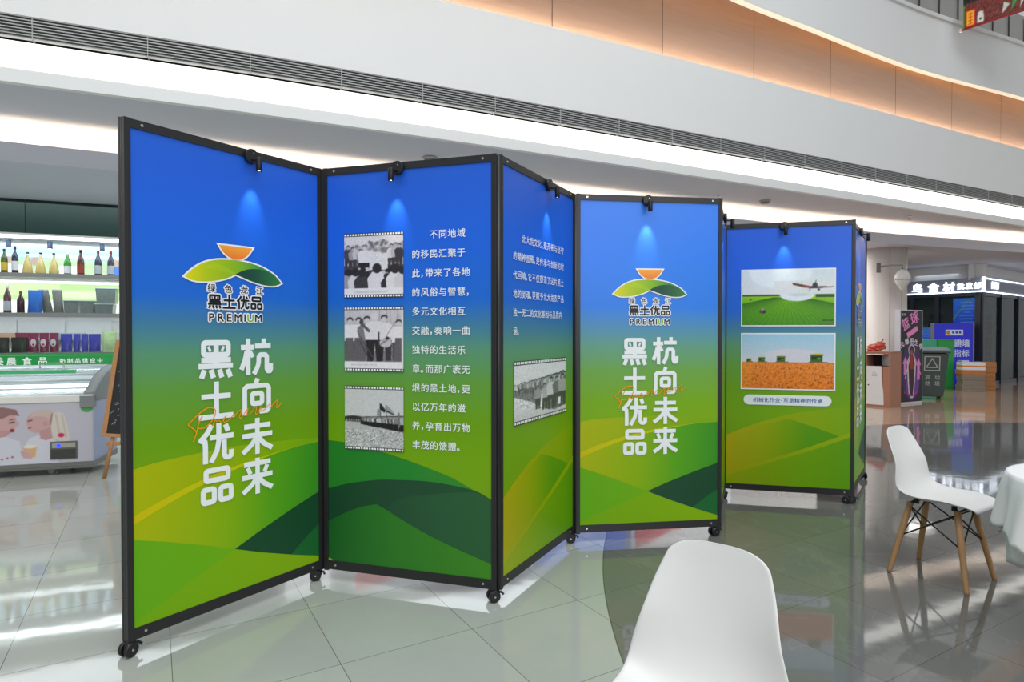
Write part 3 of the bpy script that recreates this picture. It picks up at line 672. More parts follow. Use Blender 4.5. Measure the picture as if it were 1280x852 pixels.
def panel(key, kind, label, casters, endpost=False, hinge=True, sky=None):
    x, y, a = PLACE[key]
    t = bpy.data.objects.new('panel', None); COL.objects.link(t); t.location = (x, y, 0); t.rotation_euler = (0, 0, a); t.parent = FS; t['label'] = label; t.empty_display_size = .1
    board_graphic(kind, sky).build('printed_board', None, t)
    b = MB(); b.box(0.0, PW, .0015, .010, Z0, Z0 + PH); b.build('backing_board', mat('grey backing board', (150, 150, 150), 0.6), t)
    zb, zt = Z0 - .052, Z0 + PH + .040
    for x0, x1 in ((-.026, 0.0), (PW, PW + .026)):
        b = MB(); b.box(x0, x1, -.007, .014, zb - .004, zt); b.box(x0 + .009, x1 - .009, -.0085, -.007, zb + .02, zt - .004)
        b.build('post', M_black, t, bevel=.0015)
    if endpost:
        b = MB(); b.box(-.026, -.004, .0165, .030, zb - .004, zt + .003); b.box(-.026, -.004, .034, .048, zb - .004, zt + .006); b.box(-.022, -.006, .029, .035, zb, zt); b.build('hinge_post', M_black, t, bevel=.0015)
    if hinge:
        b = MB(); b.tube([(-.028, .007, zb), (-.028, .007, zt - .006)], .0135, 12); b.build('hinge_strip', M_black, t)
    for z0, z1 in ((zb + .004, Z0), (Z0 + PH, zt - .002)):
        b = MB(); b.use(M_black); b.box(0, PW, -.006, .013, z0, z1); b.use(M_chrome)
        for sx in (.045, PW - .045):
            b.tube([(sx, -.006, (z0 + z1) / 2), (sx, -.0085, (z0 + z1) / 2)], .006, 12)
        b.build('rail', None, t)
    for (cx, cy, yaw) in casters: caster(key, cx, cy, yaw)
    return t
pA = panel('A', 'logo', 'leftmost printed display panel with logo and big white headline, nearest to the camera', [(-.010, .012, R(15)), (PW + .005, .02, R(-40))], True, False)
pB = panel('B', 'film', 'display panel with three black and white film-strip photos beside a white paragraph', [(PW + .012, .012, R(40))])
pC = panel('C', 'hills', 'narrow-looking angled panel with six lines of white text above one black and white photo', [(PW + .012, .01, R(-60))])
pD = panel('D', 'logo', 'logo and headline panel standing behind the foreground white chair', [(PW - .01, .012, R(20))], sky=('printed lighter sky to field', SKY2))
pX = panel('X', 'hills', 'blue to green panel seen edge-on between the headline panel and the farm photo panel', [(PW + .01, .01, R(-20))])
pE = panel('E', 'hills', 'display panel with crop-duster and orange harvest photos and a white caption pill', [(PW - .02, .0, R(-25)), (PW + .02, .02, R(0))])
pF = panel('F', 'logo', 'rightmost display panel receding edge-on toward the litter bin', [(PW + .012, .012, R(30))])
for p in (pA, pD, pF): headline(p); script_word(p); logo(p)
# three photographs and a paragraph on the second panel
M_txt = ink('white lettering', (232, 236, 238))
for fn, z0, z1, lab in ((photo_meeting, 1.438, 1.783, 'topmost print: black and white photo of an outdoor village meeting'), (photo_group, 1.042, 1.389, 'middle print: black and white photo of a row of people in white shirts'), (photo_march, .619, .963, 'lowest print: black and white photo of a march with flags')):
    q = filmstrip(filmstrip(MB(), .105, .459, z1 - .017 + Z0, z1 + Z0), .105, .459, z0 + Z0, z0 + .017 + Z0)
    p = fn().build('photo_print', pB, .106, .458, z0 + .016 + Z0, z1 - .016 + Z0, .0046, extra=q); p['label'] = lab
for i, ln in enumerate(['  不同地域', '的移民汇聚于', '此，带来了各地', '的风俗与智慧，', '多元文化相互', '交融，奏响一曲', '独特的生活乐', '章。而那广袤无', '垠的黑土地，更', '以亿万年的滋', '养，孕育出万物', '丰茂的馈赠。']):
    b = MB(); b.use(M_txt); put_line(b, ln, .507, 1.7415 - i * .0996 + Z0, .0475, .0507, .0048, .012); b.build('text_line', None, pB)
q = filmstrip(filmstrip(MB(), .122, .821, 1.074 + Z0, 1.097 + Z0, 30), .122, .821, .754 + Z0, .777 + Z0, 30)
p = photo_column().build('photo_print', pC, .123, .820, .775 + Z0, 1.076 + Z0, .0046, extra=q); p['label'] = 'black and white photo of a long column of walking people'
for i, ln in enumerate(['  北大荒文化，是开拓与坚守', '的精神图腾，是传承与创新的时', '代回响。它不仅塑造了这片黑土', '地的灵魂，更赋予北大荒农产品', '独一无二的文化基因与品质内', '涵。']):
    b = MB(); b.use(M_txt); put_line(b, ln, .110, 1.738 - i * .0996 + Z0, .0475, .0504, .0048, .012); b.build('text_line', None, pC)
for fn, z0, z1, lab in ((photo_plane, 1.302, 1.769, 'colour photo of a crop-duster over green rows'), (photo_harvest, .784, 1.248, 'colour photo of green harvesters in an orange field')):
    b = MB(); b.use(ink('photo border', (226, 230, 232))); flat(b, [(.118, z0 + Z0), (.832, z0 + Z0), (.832, z1 + Z0), (.118, z1 + Z0)], .0047)
    p = fn().build('photo_print', pE, .127, .823, z0 + .010 + Z0, z1 - .010 + Z0, .0052, extra=b); p['label'] = lab
b = MB(); b.use(ink('pill white', (222, 228, 230))); cz, r_ = .700 + Z0, .0415
flat(b, [(.182 + r_ * math.cos(R(90 + k * 15)), cz + r_ * math.sin(R(90 + k * 15))) for k in range(13)] + [(.764 + r_ * math.cos(R(-90 + k * 15)), cz + r_ * math.sin(R(-90 + k * 15))) for k in range(13)], .0047)
b.use(ink('pill text', (58, 92, 160))); put_line(b, '机械化作业·军垦精神的传承', .213, cz - .016, .0415, .0422, .0052, .016)
b.build('caption_pill', None, pE)

# clip-on spotlights on the panels' top rails
M_lens = mat('lamp lens', (255, 250, 240), 0.3, 0.5, emit=(255, 250, 240), es=6.0, var=0)
def spotlight(key, u, label, swing=0.0):
    x, y, a = PLACE[key]; o = Vector((x, y, 0)) + Matrix.Rotation(a, 3, 'Z') @ Vector((u, -.0072, Z0 + 2.112))
    t = thing('clip_spotlight', label, 'spotlight', o, a, 'spotlights clipped on the panel rails')
    b = MB(); b.use(M_blackp); b.tube([(0, 0, 0), (0, -.003, 0), (0, -.017, 0), (0, -.020, 0)], [.033, .036, .036, .034], 26); b.use(M_chrome); b.tube([(.006, -.020, .014), (.006, -.0215, .014)], .003, 8); b.build('base_disc', None, t)
    sx = swing
    b = MB(); b.tube([(0, -.018, -.018), (sx * .5, -.036, -.02), (sx, -.058, -.022)], .0045, 8); b.build('arm', M_blackp, t)
    b = MB(); b.use(M_blackp); b.lathe([(.0135, -.012), (.0145, -.014), (.0145, -.076), (.0125, -.078), (.0115, -.072)], (sx, -.060, 0), 18); b.build('lamp_tube', None, t)
    b = MB(); b.use(M_lens); b.lathe([(.0105, -.0715), (.0110, -.0735)], (sx, -.060, 0), 14); b.build('lens', None, t)
    l = bpy.data.lights.new('spot_beam', 'SPOT'); l.energy = 3.2; l.spot_size = R(46); l.spot_blend = 1.0; l.shadow_soft_size = .008; l.color = (1, .98, .94)
    q = bpy.data.objects.new('spot_beam', l); COL.objects.link(q); q.parent = t; q.location = (sx, -.060, -.082); q.rotation_euler = (R(20), 0, 0)
    return t
spotlight('A', .545, 'black spotlight clipped on the top rail of the nearest leftmost panel', .008)
spotlight('B', .432, 'black spotlight clipped above the film-strip photo panel', -.012)
spotlight('C', .545, 'black spotlight clipped above the angled six-line text panel, seen from the side')
spotlight('D', .450, 'black spotlight clipped above the headline panel behind the white chair', -.004)
spotlight('X', .52, 'small black spotlight poking out right of the headline panel top corner')
spotlight('E', .446, 'black spotlight clipped above the farm photo panel', 0.0)
spotlight('F', .45, 'black spotlight on the receding last panel, furthest right')
#PART2
# ================================================================ SHOPS ON THE LEFT AND BEHIND
UA = R(21.2); UO = (-5.439, 8.389, 0)
def U(x, y, z=0.0): return (UO[0] + x * math.cos(UA) - y * math.sin(UA), UO[1] + x * math.sin(UA) + y * math.cos(UA), z)
b = MB(); b.box(-9, 13.8, .95, 1.15, 0, 3.12); struct(b.build('wall_back', M_white, None, UO, UA), 'back wall of the shops')
b = MB(); b.box(-9, -2.6, .0, .95, 0, 3.10); struct(b.build('wall_left', M_white, None, UO, UA), 'wall left of the cold shelves')
M_green = mat('dark green panel', (14, 44, 38), 0.35, 0.4, var=0.05, vscale=4)
hb = thing('shop_header', 'dark green header band above the bright cold shelves on the left', 'shop header', U(-1.0, 0, 2.66), UA)
for x0, x1 in ((-1.55, .03), (.036, 2.4)):
    b = MB(); b.box(x0, x1, -.02, .06, 0, .437); b.build('header_panel', M_green, hb, bevel=.003)
b = MB(); b.box(-1.55, 2.4, -.04, .10, -.028, -.002); b.build('edge_trim', mat('brushed trim', (196, 196, 190), 0.35, metal=.6), hb)
# open cold shelf unit
fr = thing('cold_shelf', 'bright open cold shelf unit with green lettered front on the left', 'display fridge', U(-.8, 0, 0), UA)
XL, XR = -1.7, 1.75
M_steel = mat('shelf steel', (150, 150, 146), 0.4, metal=.3); M_unit = mat('white enamel', (236, 238, 238), 0.4)
b = MB(); b.box(XL, XR, .0, .62, .02, .90); b.box(XL, XR, .64, .9, .02, 2.63); b.build('cabinet', M_unit, fr)
for x in (XL, XR - .05):
    b = MB(); b.box(x, x + .05, .0, .66, .90, 2.63); b.build('side_panel', M_unit, fr)
for z, n in ((2.142, 0), (1.622, 1)):
    b = MB(); b.box(XL + .05, XR - .05, .02, .64, z - .02, z); b.box(XL + .05, XR - .05, -.005, .03, z - .05, z + .004); b.build('shelf', M_steel, fr)
M_ledw = mat('shelf light', (255, 255, 255), 0.5, 0, emit=(236, 250, 255), es=13.0, var=0)
for z in (2.62, 2.112, 1.592):
    b = MB(); b.box(XL + .08, XR - .08, .06, .10, z - .012, z + .006); b.build('tube_light', M_ledw, fr)
b = MB(); b.box(XL, XR, -.03, .66, .90, 1.098); b.build('deck', mat('deck grey', (120, 128, 120), 0.5), fr)
def band_green():
    b = MB(); b.box(XL, XR, -.05, -.031, .918, 1.085); o = b.build('sign_strip', mat('sign green', (20, 150, 66), 0.35, emit=(10, 140, 60), es=.25), fr, bevel=.004)
    sw_ = mat('sign white', (240, 246, 240), 0.4, emit=(240, 246, 240), es=.25)
    for ch, x in zip('美晨食品', (-1.30, -1.165, -1.0, -.832)):
        b = MB(); b.use(sw_); put_glyph(b, ch, x + .80 - .005, .955, .105, .052, .03); b.build('sign_character', None, o)
    for i, ch in enumerate('奶制品供应中'):
        b = MB(); b.use(sw_); put_glyph(b, ch, -.60 + i * .0845 + .80, .965, .068, .052, .02); b.build('sign_character', None, o)
    b = MB(); b.box(XL, XR, -.053, -.05, 1.062, 1.068); b.box(XL, XR, -.053, -.05, .932, .937); b.build('pinstripe', mat('pale green line', (120, 210, 120), 0.4), o)
band_green()
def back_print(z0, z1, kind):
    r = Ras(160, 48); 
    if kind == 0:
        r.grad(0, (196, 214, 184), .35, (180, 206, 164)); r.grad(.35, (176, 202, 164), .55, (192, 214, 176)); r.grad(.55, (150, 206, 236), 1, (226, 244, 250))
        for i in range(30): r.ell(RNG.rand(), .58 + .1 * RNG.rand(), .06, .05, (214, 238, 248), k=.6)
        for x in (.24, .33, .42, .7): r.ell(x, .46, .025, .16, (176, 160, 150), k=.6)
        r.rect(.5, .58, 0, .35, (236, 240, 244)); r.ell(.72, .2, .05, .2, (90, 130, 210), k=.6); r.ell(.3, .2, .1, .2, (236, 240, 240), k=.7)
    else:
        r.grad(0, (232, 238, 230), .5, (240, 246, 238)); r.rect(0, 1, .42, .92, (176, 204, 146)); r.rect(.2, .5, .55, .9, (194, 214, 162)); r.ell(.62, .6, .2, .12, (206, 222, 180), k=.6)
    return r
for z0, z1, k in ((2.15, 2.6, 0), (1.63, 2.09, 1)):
    o = back_print(z0, z1, k).build('back_print', fr, XL + .05, XR - .05, z0, z1, -.636, 1.0, attrmat_e(.95))  # prints given a glow of their own to brighten the shelf interior
# glass doored cabinet seen behind the lowest row
for i in range(6):
    x = XL + .06 + i * .56
    b = MB(); b.box(x, x + .05, .60, .63, 1.10, 1.57); b.box(x + .05, x + .56, .60, .63, 1.53, 1.57); b.box(x + .05, x + .56, .60, .63, 1.24, 1.256); b.build('door_frame', M_unit, fr)
for i in range(3):
    b = MB(); x = -1.0 + i * .8; b.use(mat(f'cold goods tint {i}', [(206, 168, 140), (186, 200, 216), (214, 214, 196)][i], 0.5)); b.box(x, x + .55, .50, .59, 1.262, 1.36); b.build('goods_row', None, fr)

GLASSCOL = {'olive': (74, 84, 30), 'navy': (38, 48, 70), 'amber': (206, 184, 112), 'green': (52, 142, 44), 'brown': (84, 40, 34), 'wine': (58, 58, 74), 'plum': (84, 44, 62), 'cherry': (58, 26, 36)}
def bottle(kind, x, y, z, h, label, glass, cap, lab=None, neck=None):
    t = thing('bottle', label, 'bottle', U(x, y, z), UA, 'bottles on the lit cold shelves')
    m = mat('glass ' + glass, GLASSCOL[glass], 0.12, 0.6, var=0.03, coat=.3)
    if kind == 'wine': prof = [(.030, 0), (.037, .004), (.0375, .58 * h), (.034, .66 * h), (.018, .76 * h), (.0135, .82 * h), (.0135, .93 * h)]; lz = (.14, .46); lr = .0383
    elif kind == 'flask': prof = [(.044, 0), (.056, .006), (.058, .14 * h), (.050, .36 * h), (.034, .58 * h), (.018, .72 * h), (.014, .80 * h), (.016, .90 * h)]; lz = (.10, .24); lr = .0588
    else: prof = [(.036, 0), (.043, .004), (.0435, .50 * h), (.041, .60 * h), (.024, .74 * h), (.015, .82 * h), (.015, .94 * h)]; lz = (.1, .42); lr = .0443
    b = MB(); b.lathe(prof, seg=18); b.build('glass_body', m, t)
    r0 = prof[-1][0]
    b = MB(); b.lathe([(r0 + .0015, .88 * h if kind != 'flask' else .93 * h), (r0 + .002, .99 * h), (r0 - .002, h)], seg=14); b.build('cap', mat('cap ' + cap, {'red': (150, 34, 40), 'black': (30, 30, 36), 'white': (216, 216, 210), 'navy': (40, 52, 110)}[cap], 0.4), t)
    if kind == 'flask':
        b = MB(); b.tube([(.018 + .014 * math.cos(k * math.pi / 8) * .8, 0, .82 * h + .024 * math.sin(k * math.pi / 8)) for k in range(17)], .003, 6); b.build('swing_clip', mat('clip wire', (214, 214, 206), .3, metal=.7), t)
    if lab:
        b = MB(); n = 14; a0, a1 = R(-160), R(-20)
        for k in range(n):
            q0, q1 = a0 + (a1 - a0) * k / n, a0 + (a1 - a0) * (k + 1) / n
            b.poly([(lr * math.cos(q0), lr * math.sin(q0), lz[0] * h), (lr * math.cos(q1), lr * math.sin(q1), lz[0] * h), (lr * math.cos(q1), lr * math.sin(q1), lz[1] * h), (lr * math.cos(q0), lr * math.sin(q0), lz[1] * h)])
        b.build('paper_label', mat('label ' + lab, {'white': (214, 218, 220), 'rust': (150, 60, 40), 'gold': (206, 176, 60), 'grey': (176, 186, 190)}[lab], 0.6), t)
    if neck:
        b = MB(); b.lathe([(r0 + .001, .70 * h), (r0 + .002, .76 * h)], seg=14); b.build('neck_band', mat('neck ' + neck, (214, 120, 50), 0.5), t)
ZS = 2.1425
bottle('wine', -1.271, .22, ZS, .33, 'olive wine bottle with pale label, first on the top shelf', 'olive', 'navy', 'gold')
bottle('wine', -1.155, .22, ZS, .37, 'dark navy wine bottle with white label beside the first amber flask', 'navy', 'navy', 'white')
bottle('flask', -1.027, .25, ZS, .30, 'amber swing-top flask bottle, left of the three flasks', 'amber', 'black')
bottle('flask', -.882, .25, ZS, .30, 'amber swing-top flask bottle, middle of the three flasks', 'amber', 'black')
bottle('flask', -.734, .25, ZS, .30, 'amber swing-top flask bottle, right of the three flasks', 'amber', 'black')
bottle('beer', -.579, .25, ZS, .31, 'bright green bottle with white label on the top shelf', 'green', 'white', 'white')
bottle('beer', -.427, .25, ZS, .36, 'red-brown bottle with orange neck band on the top shelf', 'brown', 'black', 'rust', 'orange')
bottle('beer', -.223, .25, ZS, .36, 'dark bottle with red cap and grey label, second from the folding panel', 'wine', 'red', 'grey')
bottle('beer', -.072, .25, ZS, .36, 'dark bottle with red cap half hidden by the folding panel edge', 'wine', 'red', 'grey')
ZS2 = 1.6225
bottle('beer', -1.252, .25, ZS2, .38, 'plum coloured tall bottle with pale label on the middle shelf', 'plum', 'white', 'grey')
bottle('beer', -1.107, .25, ZS2, .30, 'short dark cherry bottle on the middle shelf', 'cherry', 'red', None)
def pouch(x, y, z, w, h, d, m, label, lean=0.0, badge=None, name='pouch', group='bags on the cold shelves', top=None, parts=True):
    t = thing(name, label, 'bag', U(x, y, z), UA, group)
    b = MB(); nx, nz = 8, 10; rows = []
    for j in range(nz + 1):
        v = j / nz; th = d * (.5 + .5 * math.sin(math.pi * min(1, .15 + v))) * (1 - v ** 4) + .004
        rows.append((v, th))
    rnd = random.Random(int(x * 1000))
    pts = {}
    for sd in (-1, 1):
        for j, (v, th) in enumerate(rows):
            for i in range(nx + 1):
                u = i / nx - .5; bul = max(0, 1 - (2 * u) ** 2) ** .5
                pts[sd, j, i] = len(b.v); b.v.append((u * w * (1 - .06 * math.sin(math.pi * v)) + lean * v, sd * (th / 2 * bul + .002) + rnd.uniform(-1, 1) * .003, v * h + rnd.uniform(-.5, .5) * .004 * (v > 0)))
    for sd in (-1, 1):
        for j in range(nz):
            for i in range(nx): q = [pts[sd, j, i], pts[sd, j, i + 1], pts[sd, j + 1, i + 1], pts[sd, j + 1, i]]; b.face(q if sd < 0 else q[::-1], True)
    for j in range(nz):
        for i in (0, nx): b.face([pts[-1, j, i], pts[-1, j + 1, i], pts[1, j + 1, i], pts[1, j, i]])
    b.face([pts[-1, 0, i] for i in range(nx + 1)] + [pts[1, 0, i] for i in range(nx, -1, -1)])
    b.build('pouch_body', m, t)
    b = MB(); b.box(-w / 2 + lean, w / 2 + lean, -.003, .003, h - .004, h + .012); b.build('seal', top or m, t)
    if badge:
        b = MB(); k = 18; cy = -(d * .5 + .006); b.use(mat('badge pale', (206, 212, 220), .4)); b.poly([(.032 * math.cos(i * 2 * math.pi / k), cy, h * .52 + .052 * math.sin(i * 2 * math.pi / k)) for i in range(k)])
        b.use(mat('badge red', (190, 40, 60), .4)); b.poly([(.014 * math.cos(i * 2 * math.pi / k), cy - .002, h * .42 + .014 * math.sin(i * 2 * math.pi / k)) for i in range(k)]); b.build('badge', None, t)
M_bb = mat('blue bag', (40, 104, 190), .35, var=.15); M_gb = mat('grey bag', (118, 120, 116), .4, var=.2); M_mar = mat('maroon bag', (120, 38, 66), .3, var=.15, coat=.3); M_ind = mat('indigo bag', (54, 60, 160), .28, var=.2, coat=.4); M_dk = mat('dark olive bag', (40, 46, 34), .35, var=.2); M_gw = mat('green white bag', (176, 206, 150), .4, var=.25); M_sil = mat('silver seal', (196, 200, 200), .35)
pouch(-.955, .26, ZS2, .17, .30, .07, M_bb, 'blue bag standing between dark bottles and grey bags', .01)
pouch(-.825, .345, ZS2, .12, .32, .05, M_gb, 'grey bag leaning against the blue bag', -.06, top=M_sil)
pouch(-.695, .30, ZS2, .12, .32, .05, M_gb, 'grey bag standing upright right of the leaning grey bag', -.02, top=M_sil)
def tub(x, y, z, w, d, h, m, label, rim=True):
    t = thing('food_box', label, 'food box', U(x, y, z), UA, 'plastic boxes on the middle shelf')
    b = MB(); n = len(b.v)
    b.v += [(-w * .45, -d * .45, 0), (w * .45, -d * .45, 0), (w * .45, d * .45, 0), (-w * .45, d * .45, 0), (-w / 2, -d / 2, h), (w / 2, -d / 2, h), (w / 2, d / 2, h), (-w / 2, d / 2, h)]
    for q in ((0, 3, 2, 1), (0, 1, 5, 4), (1, 2, 6, 5), (2, 3, 7, 6), (3, 0, 4, 7)): b.face(list(q))
    b.face([4, 5, 6, 7]); b.build('tub', m, t, bevel=.006)
    b = MB(); b.box(-w / 2 - .006, w / 2 + .006, -d / 2 - .006, d / 2 + .006, h, h + .012); b.build('lid', mat('clear lid', (186, 206, 206), .15, coat=.3), t, bevel=.003)
M_tub = mat('smoky plastic box', (120, 132, 128), .25, var=.2)
tub(-.53, .26, ZS2, .16, .2, .17, M_tub, 'smoky plastic food box right of the grey bags')
tub(-.342, .26, ZS2, .17, .2, .17, M_tub, 'smoky plastic food box in the middle of the row')
tub(-.14, .26, ZS2, .22, .22, .13, M_tub, 'low plastic food box below the tall tub')
tub(-.12, .26, ZS2 + .145, .24, .2, .20, M_tub, 'tall plastic tub on top of the low food box by the panel')
ZS3 = 1.1
pouch(-1.29, .14, ZS3, .18, .19, .08, M_dk, 'dark bag at the left end of the lowest shelf row'); pouch(-1.09, .14, ZS3, .18, .19, .08, M_dk, 'dark bag beside the first badged maroon bag')
pouch(-1.12, .34, ZS3, .16, .25, .06, M_mar, 'maroon bag standing behind the dark bags')
for x, l in ((-.935, 'left'), (-.825, 'middle'), (-.715, 'right')): pouch(x, .16, ZS3, .105, .25, .07, M_mar, f'maroon bag with pale badge, {l} one of the three in the lowest row', badge=True)
for x, w, l in ((-.575, .13, 'first indigo bag right of the maroon bags'), (-.455, .08, 'narrow second indigo bag in the lowest row'), (-.365, .08, 'narrow third indigo bag in the lowest row'), (-.25, .14, 'wide fourth indigo bag beside the green and white bag')): pouch(x, .16, ZS3, w, .235, .07, M_ind, l)
pouch(-.075, .16, ZS3, .17, .28, .08, M_gw, 'green and white bag beside the panel edge in the lowest row')
for x, l in ((-1.25, 'left'), (-.79, 'middle'), (-.185, 'right')):
    t = thing('downlight', f'small cylinder lamp hanging above the top shelf bottles, {l} of three', 'lamp', U(x, .3, 2.50), UA, 'small lamps above the top shelf')
    b = MB(); b.lathe([(.022, 0), (.03, .002), (.03, .10)], seg=16); b.build('lamp_body', mat('lamp grey', (92, 110, 140), .4), t)
    b = MB(); b.tube([(0, 0, .10), (0, 0, .135)], .006, 8); b.build('stem', M_chrome, t)
    b = MB(); b.lathe([(.02, -.002), (.02, .001)], seg=14); b.build('lens', M_ledw, t)

# chest freezer with glass lids
FA_ = R(17); FO = (-4.06, 5.95, 0)
fz = thing('chest_freezer', 'white chest freezer with glass lids and a picture of two children', 'freezer', FO, FA_)
FL = 1.75
b = MB(); b.box(-FL, 0, 0, .72, .115, .70); b.build('body', mat('freezer enamel', (206, 206, 214), .35), fz, bevel=.012)
b = MB(); b.use(mat('freezer side', (166, 180, 214), .35)); b.box(.0005, .003, .015, .705, .12, .69); b.build('side_skin', None, fz)
b = MB(); b.box(-FL, .0, -.012, .73, .695, .765); b.build('rim', mat('rim white', (232, 230, 222), .4), fz, bevel=.008)
b = MB(); b.box(-FL - .004, .004, -.006, .726, .06, .118); b.box(-FL, .0, -.012, -.004, .085, .095); b.build('base_rail', mat('aluminium rail', (132, 134, 128), .35, metal=.6), fz, bevel=.004)
M_glass = mat('pale lid glass', (188, 216, 220), .05, .6, alpha=.42, var=0)
def arc(t): return (.02 + .70 * t, .768 + .24 * t + .05 * math.sin(math.pi * t))
b = MB(); n = 12
for k in range(n):
    (y0, z0), (y1, z1) = arc(k / n), arc((k + 1) / n); b.poly([(-FL + .03, y0, z0), (-.1, y0, z0), (-.1, y1, z1), (-FL + .03, y1, z1)], True)
b.build('glass_lid', M_glass, fz)
b = MB()
for k, r_ in ((0, .012), (.33, .010), (.5, .014), (.66, .009), (1, .016)):
    y, z = arc(k); b.tube([(-FL, y, z), (-.09, y, z)], r_, 8)
b.build('lid_frame', mat('lid frame', (206, 214, 218), .3, metal=.3), fz)
b = MB(); y, z = arc(.58); b.box(-FL, -.28, y - .01, y + .012, z - .008, z + .03); b.build('price_rail', mat('price rail green', (70, 184, 116), .4), fz, bevel=.003)
b = MB(); y, z = arc(.86); b.tube([(-.66, y, z), (-.66, y - .02, z + .05), (-.45, y - .02, z + .05), (-.45, y, z)], .009, 8); b.build('lid_handle', M_steel, fz)
b = MB(); b.use(mat('corner cap grey', (132, 138, 138), .45)); b.box(-.105, .012, -.018, .06, .645, .755)
ks = [arc(k / 14) for k in range(15)]; n0 = len(b.v)
for x in (-.085, .012):
    b.v += [(x, y, .70) for y, z in ks] + [(x, y, z + .014) for y, z in ks]
for k in range(14):
    b.face([n0 + 15 + k, n0 + 45 + k, n0 + 46 + k, n0 + 16 + k], True); b.face([n0 + k, n0 + 1 + k, n0 + 16 + k, n0 + 15 + k]); b.face([n0 + 30 + k, n0 + 45 + k, n0 + 46 + k, n0 + 31 + k])
b.face([n0, n0 + 15, n0 + 45, n0 + 30]); b.face([n0 + 14, n0 + 44, n0 + 59, n0 + 29])
b.build('corner_cap', None, fz)
b = MB(); b.box(-FL + .1, -.12, .66, .69, .79, .82); b.build('inner_light', M_ledw, fz)
b = MB(); b.use(mat('sticker green', (90, 170, 100), .4)); flat(b, [(-.05 + .052 * math.cos(R(180 + k * 15)), .645 + .05 * math.sin(R(180 + k * 15))) for k in range(13)], .0035); b.build('sticker', None, fz)
def kids():
    r = Ras(190, 84, (196, 194, 204))        # x: -1.5..0 m, y: .12...70
    def X(p): return 1 - (117 - p / 7.1) / 117 * .757 / 1.5
    def Y(q): return 1 - (q - 93) / (672 - 93)
    sk = (206, 166, 164); sk2 = (196, 152, 152)
    P = lambda l: [(X(a), Y(c)) for a, c in l]
    r.poly(P([(-500, 672), (-420, 460), (-200, 400), (60, 400), (180, 450), (200, 560), (225, 672)]), (212, 212, 220))
    r.poly(P([(200, 690), (235, 470), (270, 420), (360, 395), (480, 440), (520, 500), (520, 690)]), (214, 214, 222))
    r.ell(X(0), Y(270), 150 / 7.1 / 117 * .757 / 1.5 * 1.05, .22, sk); r.poly(P([(-60, 330), (-60, 420), (60, 400), (120, 350)]), sk2)
    r.poly(P([(-190, 330), (-190, 190), (-90, 130), (40, 125), (150, 150), (182, 210), (100, 200), (30, 232), (-60, 250), (-90, 330)]), (150, 114, 110))
    r.ell(X(150), Y(285), .016, .035, sk); r.ell(X(115), Y(345), .013, .028, (150, 50, 60)); r.line(X(95), Y(272), X(130), Y(268), .022, (90, 60, 66)); r.line(X(96), Y(245), X(135), Y(240), .016, (120, 90, 90))
    r.ell(X(365), Y(270), .077, .18, sk); r.poly(P([(270, 230), (232, 290), (262, 300), (258, 330), (270, 360), (330, 380), (330, 230)]), sk); r.poly(P([(350, 360), (360, 430), (410, 452), (470, 430), (450, 330)]), sk2)
    r.poly(P([(270, 230), (290, 180), (360, 156), (450, 160), (490, 190), (440, 260), (420, 230), (330, 215)]), (206, 186, 176)); r.ell(X(405), Y(292), .011, .035, sk2)
    r.poly(P([(470, 200), (520, 180), (570, 200), (600, 300), (625, 470), (540, 460), (470, 430), (455, 310)]), (216, 208, 196)); r.line(X(500), Y(210), X(530), Y(400), .02, (196, 184, 170)); r.line(X(555), Y(215), X(590), Y(430), .02, (200, 188, 176))
    r.ell(X(545), Y(407), .018, .035, (206, 52, 92)); r.line(X(255), Y(262), X(285), Y(255), .02, (110, 80, 84)); r.line(X(258), Y(330), X(275), Y(325), .02, (170, 80, 90))
    r.line(X(465), Y(200), X(450), Y(300), .02, (160, 126, 124))
    r.poly(P([(205, 505), (328, 500), (315, 605), (240, 610)]), (222, 176, 130)); r.ell(X(267), Y(504), .035, .03, (236, 228, 214)); r.poly(P([(180, 540), (230, 545), (280, 580), (285, 625), (210, 610)]), sk); 
    for i in range(3): r.line(X(225), Y(555 + i * 24), X(275), Y(570 + i * 22), .026, (212, 172, 168))
    for i in range(4): r.ell(X(-20 + i * 45), Y(622 - i * 9), .006, .014, (170, 80, 90))
    return r
kids().build('picture_print', fz, -1.5, -.008, .122, .694, .0022, 1.0)
b = MB(); b.use(mat('vent grey', (104, 106, 100), .5)); b.box(-.355, -.13, -.012, 0, .155, .325); b.build('vent_panel', None, fz, bevel=.004)
vp = bpy.data.objects['vent_panel']
b = MB()
for k in range(10): b.box(-.345, -.14, -.015, -.011, .165 + k * .009, .169 + k * .009)
b.build('louvre', mat('vent dark', (58, 60, 56), .5), vp)
b = MB(); b.box(-.335, -.145, -.0145, -.011, .265, .31); b.build('control_strip', mat('control strip', (170, 168, 156), .4), vp)
b = MB(); b.box(-.298, -.265, -.0165, -.0135, .278, .30); b.build('readout', mat('blue readout', (40, 60, 230), .3, emit=(50, 70, 255), es=1.2), vp)
for x in (-.38, -1.5):
    for y in (.1, .62):
        b = MB(); b.tube([(x, y, .075), (x, y, .05)], .012, 8); b.tube([(x, y - .012, .027), (x, y + .012, .027)], .0265, 14); b.build('caster', M_steel, fz)

